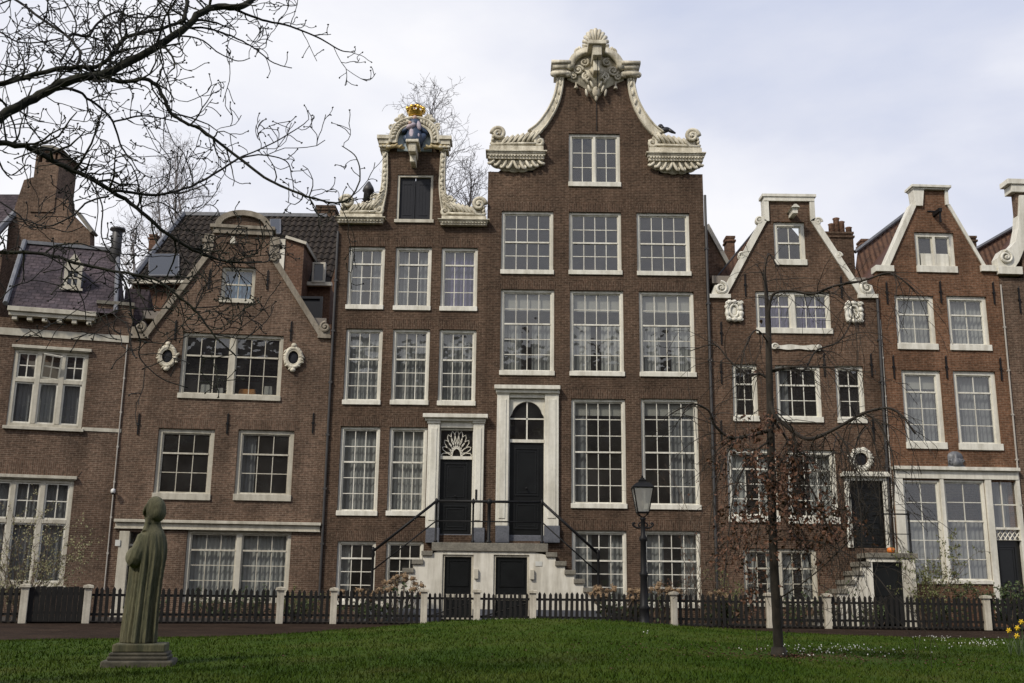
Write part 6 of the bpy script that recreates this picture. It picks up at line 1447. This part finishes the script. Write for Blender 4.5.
for li, (pp_, w0, w1, y0, y1, dens_) in enumerate(LIMBS):
    P = []
    for i, (x, y) in enumerate(pp_):
        Y = y0 + (y1 - y0) * i / (len(pp_) - 1); P.append(at(x, y, Y) - base)
    if pp_[0][0] <= -50:    # carry the limb back to the trunk
        j = {0: (.12, .05, 3.2), 1: (.26, .1, 4.3), 2: (.13, .05, 3.3), 3: (.08, .03, 2.4)}[li]
        P = [Vector(j), Vector(j).lerp(P[0], .5) + Vector((0, 0, .1))] + P
    Q = smooth_curve(P, 6); mb = MB(); n = len(Q); k0 = 0
    rad = [((w0 + (w1 - w0) * i / (n - 1)) * 8.6 / FPX / 2) * (1 + .10 * noise.noise(Vector((i * .6, li, 0)))) for i in range(n)]
    Q = [p + Vector((noise.noise(Vector((i * .5, li, 1))), 0, noise.noise(Vector((i * .5, li, 5))))) * rad[i] * .8 for i, p in enumerate(Q)]
    mb.tube(Q, rad, 8, cap=True)
    length = sum((Q[i + 1] - Q[i]).length for i in range(n - 1)); cnt = int(length * 10 * dens_)
    for k in range(cnt):
        i = rg.randint(6 if pp_[0][0] <= -50 else 1, n - 2); t = (Q[i + 1] - Q[i]).normalized()
        s = t.cross(Vector((rg.gauss(0, .4), 1, rg.gauss(0, .4)))).normalized() * rg.choice((-1, 1))
        d = t * rg.uniform(.2, 1.0) + s * rg.uniform(.5, 1) + Vector((0, rg.gauss(0, .4), .15))
        lv = rg.choices((0, 1, 2), (.35, .4, .25))[0]; Lk = rg.uniform(.10, .26) * (1, 1.7, 2.6)[lv] * (.75 + .3 * dens_)
        grow(mb, Q[i], d, min(rad[i] * .6, .0050 + .0040 * lv), Lk, lv, rg, bend=.9, up=.35, kids=(2, 3), ratio=.6, minr=.0038, bud=.0078, wig=.2)
    mb.build('limb', M['bark_moss'] if w0 > 4 else M['bark'], LT, smooth=True, recalc=False)

# weeping beech on the lawn
WT = thing('weeping_tree', 'slender weeping tree with arching bare branches and clinging copper leaves', 'tree', TREE); tz = TREE.y
def wp(px, py, dy=0): return at(px, py, tz + dy) - TREE
tp = [(779, 656), (778.5, 648), (777, 620), (775, 585), (773, 540), (771.5, 480), (770.5, 420), (769, 365), (768, 320), (766, 290), (764.5, 272)]
Q = smooth_curve([wp(*p) for p in tp], 4); n = len(Q); rad = [np.interp(i / (n - 1), [0, .06, .3, .55, .8, 1], [.088, .070, .064, .056, .042, .016]) * (1 + .08 * noise.noise(Vector((i * .8, 0, 4)))) for i in range(n)]
mb = MB().tube(Q, rad, 10); mb.tube([Q[0] - Vector((0, 0, .1)), Q[0] + Vector((0, 0, .12)), Q[3]], [.13, .098, .076], 10); mb.build('trunk', M['bark_grey'], WT, smooth=True)
WB_ = [([(767, 300), (765, 282), (766, 263), (770, 255), (778, 268)], 2.4, .8, 0, -.3), ([(768, 330), (772, 296), (791, 291), (813, 294), (834, 286), (862, 281), (887, 273), (900, 278), (915, 292)], 3.4, 1.2, 0, -.8),
 ([(770, 372), (790, 368), (804, 370), (816, 351), (838, 342), (850, 324), (853, 306)], 3.0, 1.0, 0, .5), ([(770, 370), (794, 367), (822, 367), (844, 369), (856, 380)], 2.4, .9, 0, -.6),
 ([(770, 380), (760, 374), (748, 374.5), (730, 361), (714.6, 345), (690, 351)], 3.0, 1.0, 0, .4), ([(770, 400), (773, 412), (785, 425), (807, 439), (831, 431), (862, 414), (887, 408), (902, 416), (915, 434)], 5.0, 1.3, 0, -.9),
 ([(771, 430), (748, 436), (730, 437.6), (714.6, 425), (708, 410), (690, 404), (680, 420)], 4.2, 1.1, 0, -.5), ([(866, 414), (878, 422), (887, 440), (893, 460), (894, 500), (888, 545)], 1.8, .7, -.7, -.9),
 ([(772, 418), (788, 440), (800, 453), (820, 458), (836, 452)], 3.0, 1.0, 0, .5), ([(770, 345), (756, 330), (744, 352), (738, 400), (735, 440)], 1.8, .7, 0, -.7), ([(771, 440), (752, 455), (735, 490), (728, 540), (724, 590)], 2.4, .7, 0, -.8),
 ([(772, 455), (790, 465), (812, 490), (830, 530), (846, 560)], 2.6, .7, 0, -.9), ([(772, 470), (757, 480), (745, 510), (738, 560)], 2.2, .7, 0, .7), ([(772, 490), (786, 495), (802, 530), (812, 580)], 2.0, .7, 0, .6),
 ([(771, 500), (762, 510), (756, 550), (752, 590)], 1.8, .7, 0, -.5), ([(836, 432), (848, 450), (858, 490), (862, 540), (858, 580)], 1.8, .6, -.6, -1), ([(740, 436), (728, 452), (715, 490), (708, 540)], 1.8, .6, -.3, -.6), ([(838, 285), (850, 300), (856, 330), (858, 372)], 1.3, .6, -.4, -.6),
 ([(776, 600), (800, 585), (830, 560), (858, 530), (870, 505)], 1.6, .7, 0, -1.0), ([(774, 540), (800, 540), (830, 545), (870, 570), (895, 600)], 1.7, .6, 0, -1.2)]
for k in range(17):
    x0 = rg.uniform(782, 868); y0_ = np.interp(x0, [770, 807, 831, 862, 887], [408, 438, 431, 415, 409]) + rg.uniform(-2, 30) * (rg.random() < .4); sp_ = rg.uniform(4, 34) * rg.choice((1, 1, -1)); ln_ = rg.uniform(60, 150)
    WB_.append(([(x0, y0_), (x0 + sp_ * .5, y0_ + ln_ * .12), (x0 + sp_ * .9, y0_ + ln_ * .45), (x0 + sp_ * (1 + rg.uniform(-.2, .3)), y0_ + ln_)], rg.uniform(.9, 1.4), .45, rg.uniform(-.8, .2), rg.uniform(-1.0, .4)))
paths = []
for bi, (pp_, w0, w1, y0, y1) in enumerate(WB_):
    P = [wp(x, y, y0 + (y1 - y0) * i / (len(pp_) - 1)) for i, (x, y) in enumerate(pp_)]; Q = smooth_curve(P, 5); n = len(Q); mb = MB()
    rad = [(w0 + (w1 - w0) * i / (n - 1)) * .0143 / 2 for i in range(n)]; mb.tube(Q, rad, 7)
    paths.append((bi, Q))
    for k in range(int(n * .7)):
        i = rg.randint(3, n - 2); t = (Q[i + 1] - Q[i]).normalized(); d = t * rg.uniform(.3, .9) + Vector((rg.gauss(0, .6), rg.gauss(0, .6), rg.uniform(-.5, .4)))
        for pt in grow(mb, Q[i], d, min(rad[i] * .6, .007), rg.uniform(.35, .95), rg.choice((0, 1, 1)), rg, bend=.5, droop=1.1, kids=(1, 3), minr=.0032, wig=.12): paths.append((bi, pt))
    mb.build('branch', M['bark_grey'], WT, smooth=True, recalc=False)
lf = MB(); cen = [(768, 480, 14, 30), (770, 505, 18, 26), (752, 535, 20, 14), (786, 470, 16, 18), (764, 450, 16, 14), (738, 441, 22, 8), (792, 512, 16, 20), (780, 455, 14, 20), (812, 508, 18, 12), (838, 520, 12, 10), (752, 590, 20, 10), (742, 515, 14, 20), (800, 540, 22, 8), (768, 425, 8, 10), (748, 560, 18, 16), (728, 540, 12, 14), (830, 530, 16, 12)]
def leaf(mb, p, s, rg):
    a = Vector((rg.gauss(0, 1), rg.gauss(0, 1), rg.gauss(0, 1) - .7)).normalized(); b = a.cross(Vector((rg.gauss(0, 1), rg.gauss(0, 1), rg.gauss(0, 1)))).normalized(); c = a.cross(b) * s * .18
    mb.add([p, p + a * s * .5 + b * s * .36 + c, p + a * s, p + a * s * .5 - b * s * .36 + c], [(0, 1, 2), (0, 2, 3)])
cand = [(bi, p) for bi, pt in paths for p in pt]
def proj(w):
    v = CAMR.transposed() @ (w - Vector((0, 0, EYE))); return 512 + FPX * v.x / -v.z, 341.5 - FPX * v.y / -v.z
def lw(w):
    x, y = proj(w); return max(math.exp(-((x - cx) / sx) ** 2 - ((y - cy) / sy) ** 2) for cx, cy, sx, sy in cen)
wts = [lw(p + TREE) + .0004 for bi, p in cand]
for bi, p in rg.choices(cand, wts, k=1600): leaf(lf, p + Vector((rg.gauss(0, .06), rg.gauss(0, .08), rg.gauss(-.02, .06))), rg.uniform(.045, .085), rg)
# sprays of thin leafy twigs hung from the trunk
tw = MB()
for k in range(34):
    cx, cy, sx, sy = rg.choice(cen); p = wp(rg.gauss(cx, sx * .45), rg.gauss(cy - 8, sy * .45), rg.gauss(0, .3))
    for pt in grow(tw, p, (rg.gauss(0, .8), rg.gauss(0, .6), -.4), .005, rg.uniform(.3, .7), 1, rg, bend=.6, droop=.8, kids=(1, 2), minr=.003, wig=.15):
        for v in pt[1:]:
            for _ in range(2):
                if rg.random() < .8: leaf(lf, v + Vector((rg.gauss(0, .03), rg.gauss(0, .04), rg.gauss(-.02, .03))), rg.uniform(.04, .08), rg)
tw.build('twig', M['bark_grey'], WT, recalc=False)
lf.build('foliage', M['copper'], WT, recalc=False)

# distant bare trees between the roofs
def far_tree(px, py_top, py_bot, Y, lab, seed, spread=.5, lean=0, mt='bark_far', nb=22):
    p0 = at(px, py_bot, Y); p1 = at(px + lean, py_top, Y); h = p1.z; rg = random.Random(seed)
    t = thing('bare_tree', lab, 'tree', (p0.x, Y, 0)); mb = MB(); mb.tube([(0, 0, 0), (.1, 0, h * .35), (0, 0, h * .6)], [.28, .22, .15], 8); mb.build('trunk', M[mt], t, smooth=True)
    cr = MB(); zb = p0.z - 2
    top = h - zb
    cr.tube([(0, 0, h * .55), (.1, 0, zb + top * .3), (p1.x - p0.x, 0, h * .96)], [.15, .10, .02], 6)
    for k in range(nb):
        z = zb + top * (k / nb) ** .9 * .92; f = 1 - .72 * k / nb; a = rg.uniform(0, 6.28); x = (p1.x - p0.x) * max(0, (z - h * .55) / (h * .45))
        grow(cr, (x, 0, z), (math.cos(a) * spread * f, math.sin(a) * spread * f, .9), .03 * f + .012, top * .42 * f + .5, 3, rg, bend=.5, up=.25, kids=(2, 3), ratio=.62, minr=.008, wig=.1)
    cr.build('crown', M[mt], t, recalc=False)
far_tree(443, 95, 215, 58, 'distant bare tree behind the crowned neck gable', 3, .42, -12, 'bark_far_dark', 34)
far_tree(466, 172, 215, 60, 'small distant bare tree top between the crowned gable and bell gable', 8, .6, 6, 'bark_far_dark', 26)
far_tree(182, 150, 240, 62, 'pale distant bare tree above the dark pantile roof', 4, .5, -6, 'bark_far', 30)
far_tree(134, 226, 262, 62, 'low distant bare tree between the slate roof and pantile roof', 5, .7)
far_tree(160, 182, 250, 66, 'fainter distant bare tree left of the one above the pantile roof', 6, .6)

# ------------------------------------------------------------------ garden plants
def leafy(name, lab, px, py_top, w, Y, m, nl, seed, cat='shrub', stems=10, ls=(.05, .10), twigm='twig', dens_top=1.0, group=None, lvl=2):
    rg = random.Random(seed); c = at(px, 600, Y); h = max(.3, at(px, py_top, Y).z); wm = w * Y / FPX / 2
    t = thing(name, lab, cat, (c.x, Y, .05), 0, group); st = MB(); pts = []
    for k in range(stems):
        a = rg.uniform(0, 6.28); q_ = rg.uniform(0, .35) * wm
        for pt in grow(st, (q_ * math.cos(a), q_ * math.sin(a) * .6, 0), (math.cos(a) * wm / h * rg.uniform(.2, 1.1), math.sin(a) * .3, 1), .014, h * rg.uniform(.55, 1.0) * .8, lvl, rg, bend=.4, up=.3, kids=(2, 4), ratio=.45, minr=.004, wig=.14):
            pts += [pt[j].lerp(pt[j + 1], rg.random()) for j in range(1, 6)]
    st.build('stem', M[twigm], t, recalc=False); lf = MB()
    for k in range(nl):
        p = rg.choice(pts)
        if p.z < h * .12: continue
        leaf(lf, p + Vector((rg.gauss(0, .03), rg.gauss(0, .03), rg.gauss(0, .03))), rg.uniform(*ls), rg)
    lf.build('foliage', M[m], t, recalc=False); return t
leafy('shrub', 'tall twiggy budding shrub before the mullioned ground floor window', 20, 492, 96, 31.6, 'bud', 3000, 1, stems=34, ls=(.04, .075))
leafy('shrub', 'bright green low bush at the foot of the net curtained window', 252, 578, 40, 34.6, 'leaf', 600, 2, stems=12)
leafy('shrub', 'yellowish bush before the downpipe between grey and dark houses', 298, 583, 44, 34.8, 'leaf_pale', 500, 3, stems=12)
leafy('shrub', 'small green bush peeping over the fence left of the net curtained window', 197, 584, 24, 34.2, 'leaf', 260, 4, stems=8)
leafy('shrub', 'green bush by the downpipe at the right corner of the tall house', 726, 566, 34, 35.6, 'leaf_pale', 520, 5, stems=12)
leafy('shrub', 'tall loose climbing shrub before the white framed windows', 926, 528, 44, 35.7, 'leaf_pale', 2200, 6, stems=20, ls=(.05, .09))
leafy('shrub', 'low brownish bush under the middle of the white framed windows', 965, 570, 46, 35.8, 'leaf', 420, 7, stems=12)
leafy('shrub', 'broad green bush before the dark door at the right edge', 1010, 576, 42, 35.4, 'leaf', 900, 8, stems=14, ls=(.07, .13))
leafy('shrub', 'thin twiggy shrub between the lamp and the tall house window', 684, 540, 30, 35.8, 'copper', 60, 9, stems=6)
leafy('shrub', 'sparse twiggy shrub against the wall right of the corner downpipe', 712, 500, 34, 36.3, 'copper', 80, 10, stems=6)
leafy('shrub', 'low leafless shrub behind the fence beside the small stoop steps', 838, 572, 30, 35.2, 'leaf', 90, 11, stems=9)
leafy('climber', 'bare thin climber on the wall of the tall house beside its right windows', 702, 410, 40, 36.85, 'copper', 40, 13, cat='climber', stems=5)
def hydrangea(px, py, Y, w, n, seed, lab):
    rg = random.Random(seed); c = at(px, 600, Y); h = at(px, py, Y).z; wm = w * Y / FPX / 2
    t = thing('hydrangea', lab, 'shrub', (c.x, Y, .05), 0, 'dried hydrangeas behind the fence'); st = MB(); lf = MB()
    for k in range(n):
        x = rg.uniform(-1, 1) * wm; y = rg.gauss(0, .25); z = h * (1 - .28 * rg.random() - .18 * abs(x / wm)); st.tube(smooth_curve([(x * .3, y * .3, 0), (x * .7, y, z * .6), (x, y, z)], 3), .009, 5); hd = MB()
        for j in range(26):
            d = Vector((rg.gauss(0, 1), rg.gauss(0, 1), rg.gauss(0, .8))).normalized() * .105; leaf(hd, Vector((x, y, z)) + d, rg.uniform(.05, .075), rg)
        hd.ell((x, y, z), (.08, .08, .07), 0, 7, 5); hd.build('flower_head', M['hydrangea'], t, recalc=False)
        for j in range(5): leaf(lf, Vector((x * rg.uniform(.4, 1), y, z * rg.uniform(.2, .9))), rg.uniform(.08, .14), rg)
    st.build('stem', M['twig'], t); lf.build('foliage', M['leaf'], t, recalc=False)
hydrangea(400, 574, 34.9, 44, 20, 1, 'dried hydrangea climbing highest, in front of the left stoop steps')
hydrangea(352, 588, 34.8, 46, 14, 2, 'low dried hydrangea below the basement window left of the stoop')
hydrangea(612, 584, 34.8, 46, 24, 3, 'dried hydrangea at the foot of the right stoop steps')
hydrangea(658, 584, 34.9, 44, 22, 4, 'dried hydrangea behind the street lamp post')
hydrangea(716, 590, 34.9, 40, 10, 5, 'sparse dried hydrangea right of the greyer fence post')
r = random.Random(12)
for i, (px, py, w, Y) in enumerate(((150, 596, 60, 33.0), (225, 594, 70, 33.8), (300, 597, 50, 34.2), (375, 600, 60, 34.6), (625, 600, 90, 34.7), (720, 599, 70, 34.8), (800, 598, 50, 35.2), (870, 600, 60, 35.4), (950, 597, 90, 35.5))):
    leafy('border_plant', ('low dark green border plants behind the fence, below the grey house door', 'low dark green border plants behind the fence, under the net curtained window', 'low dark green border plants by the pale downpipe corner', 'low dark green border plants among hydrangeas left of the stoop',
      'low dark green border plants along the fence behind the lamp', 'low dark green border plants left of the weeping trunk', 'low dark green border plants right of the weeping trunk', 'low dark green border plants before the small stoop door', 'low dark green border plants under the white framed windows')[i], px, py - 6, w, Y, 'leaf', 420, 40 + i, cat='border plants', stems=16, lvl=1, ls=(.06, .12))

# ------------------------------------------------------------------ unseen hall added behind the viewpoint, raised to darken what lower panes mirror
HB = thing('added_hall', 'added unseen brick hall with slate roof behind the viewpoint, mirrored by the lower panes', 'building', (0, -16, 0))
M_h = brick('hall brick', (.13, .085, .062), (.09, .06, .046), (.14, .115, .095))
hl = MB(); hs = [[(x - .7, 1.6), (x + .7, 1.6), (x + .7, 4.8), (x - .7, 4.8)] for x in range(-33, 34, 3)] + [[(x - .6, 6.4), (x + .6, 6.4), (x + .6, 8.8), (x - .6, 8.8)] for x in range(-33, 34, 3)]
hl.prism([(-36, 0), (36, 0), (36, 13.5), (-36, 13.5)], -.35, 0, hs); hl.box(-36, 36, -9, -8.7, 0, 13.5); hl.box(-36, -35.7, -8.7, -.35, 0, 13.5); hl.box(35.7, 36, -8.7, -.35, 0, 13.5); hl.build('wall', M_h, HB)
MB().prism([(-36.3, 13.5), (36.3, 13.5), (36.3, 13.8), (-36.3, 13.8)], -9.3, .4).build('cornice', M['offwhite'], HB)
MB().add([(-36.5, .5, 13.8), (36.5, .5, 13.8), (36.5, -4.5, 22.5), (-36.5, -4.5, 22.5), (-36.5, -9.4, 13.8), (36.5, -9.4, 13.8)], [(0, 1, 2, 3), (3, 2, 5, 4), (0, 3, 4), (1, 5, 2)]).build('roof', M['slate'], HB)
for h in hs:
    m_ = MB(); a, b = h[0], h[2]; m_.box(a[0], a[0] + .08, -.2, -.1, a[1], b[1]); m_.box(b[0] - .08, b[0], -.2, -.1, a[1], b[1]); m_.box(a[0] + .08, b[0] - .08, -.2, -.1, b[1] - .08, b[1]); m_.box(a[0] + .08, b[0] - .08, -.2, -.1, a[1], a[1] + .08); m_.box((a[0] + b[0]) / 2 - .03, (a[0] + b[0]) / 2 + .03, -.19, -.11, a[1] + .08, b[1] - .08)
    f_ = m_.build('window', M['white'], HB); MB().add([(a[0], -.15, a[1]), (a[0], -.15, b[1]), (b[0], -.15, b[1]), (b[0], -.15, a[1])], [(0, 1, 2, 3)]).build('pane', M['glass'], f_, recalc=False)

# ------------------------------------------------------------------ sky and sun
SUN_EL, SUN_AZ = R(SUN_ELEV), R(SUN_AZIM)    # azimuth measured from +Y (the view) towards +X
w = bpy.data.worlds.new('World'); C.world = w; w.use_nodes = True; nt = w.node_tree; nt.nodes.clear(); L = nt.links.new
out = nt.nodes.new('ShaderNodeOutputWorld'); bg = nt.nodes.new('ShaderNodeBackground'); L(bg.outputs[0], out.inputs[0]); bg.inputs[1].default_value = .1
sky = nt.nodes.new('ShaderNodeTexSky'); sky.sky_type = 'NISHITA'; sky.sun_disc = False; sky.sun_elevation = SUN_EL; sky.sun_rotation = SUN_AZ; sky.altitude = 0; sky.air_density = 1.0; sky.dust_density = 2.0
tc = nt.nodes.new('ShaderNodeTexCoord'); sp = N(nt, 'ShaderNodeSeparateXYZ'); L(tc.outputs['Generated'], sp.inputs[0])
mp = N(nt, 'ShaderNodeMapping'); mp.inputs['Scale'].default_value = (1.0, 1.0, 2.2); mp.inputs['Rotation'].default_value = (.2, .1, .5); L(tc.outputs['Generated'], mp.inputs[0])
n1 = N(nt, 'ShaderNodeTexNoise', Scale=1.7, Detail=7.0, Roughness=.5, Distortion=.4); L(mp.outputs[0], n1.inputs[0])
n2 = N(nt, 'ShaderNodeTexNoise', Scale=4.5, Detail=5.0, Roughness=.55); L(mp.outputs[0], n2.inputs[0])
# broken cloud, thicker and brighter low on the left, thinning to pale blue high on the right
def madd(a, k, c):
    n = N(nt, 'ShaderNodeMath', operation='MULTIPLY_ADD'); L(a, n.inputs[0]); n.inputs[1].default_value = k
    if hasattr(c, 'links'): L(c, n.inputs[2])
    else: n.inputs[2].default_value = c
    return n.outputs[0]
f = madd(n1.outputs[0], 1.15, -.14); f = madd(n2.outputs[0], .22, f); f = madd(sp.outputs[0], -.28, f); f = madd(sp.outputs[2], -.50, f); f = madd(f, 1.0, .22)
shade = ramp(nt, [(.22, (4.6, 5.2, 7.0)), (.5, (6.15, 6.4, 7.4)), (.74, (8.1, 8.1, 8.4))]); L(f, shade.inputs[0])
cov = ramp(nt, [(.1, (.75,) * 3), (.55, (.98,) * 3)]); L(f, cov.inputs[0])
L(mixc(nt, sky.outputs[0], shade.outputs[0], cov.outputs[0]), bg.inputs[0])
sl = bpy.data.lights.new('sun', 'SUN'); sl.energy = SUN_E; sl.angle = R(SUN_ANG); sl.color = (1.0, .93, .82); so = bpy.data.objects.new('sun', sl); COL.objects.link(so)
sd = Vector((math.sin(SUN_AZ) * math.cos(SUN_EL), math.cos(SUN_AZ) * math.cos(SUN_EL), math.sin(SUN_EL)))   # towards the sun
so.rotation_euler = sd.to_track_quat('Z', 'Y').to_euler(); so.location = sd * 60
C.view_settings.view_transform = 'Standard'; C.view_settings.look = 'None'; C.view_settings.exposure = EXPOSURE; C.view_settings.gamma = 1; C.view_settings.use_curve_mapping = False
C.render.engine = 'CYCLES'; C.cycles.use_denoising = True; C.cycles.max_bounces = 6; C.cycles.transparent_max_bounces = 12; C.cycles.caustics_reflective = False; C.cycles.caustics_refractive = False
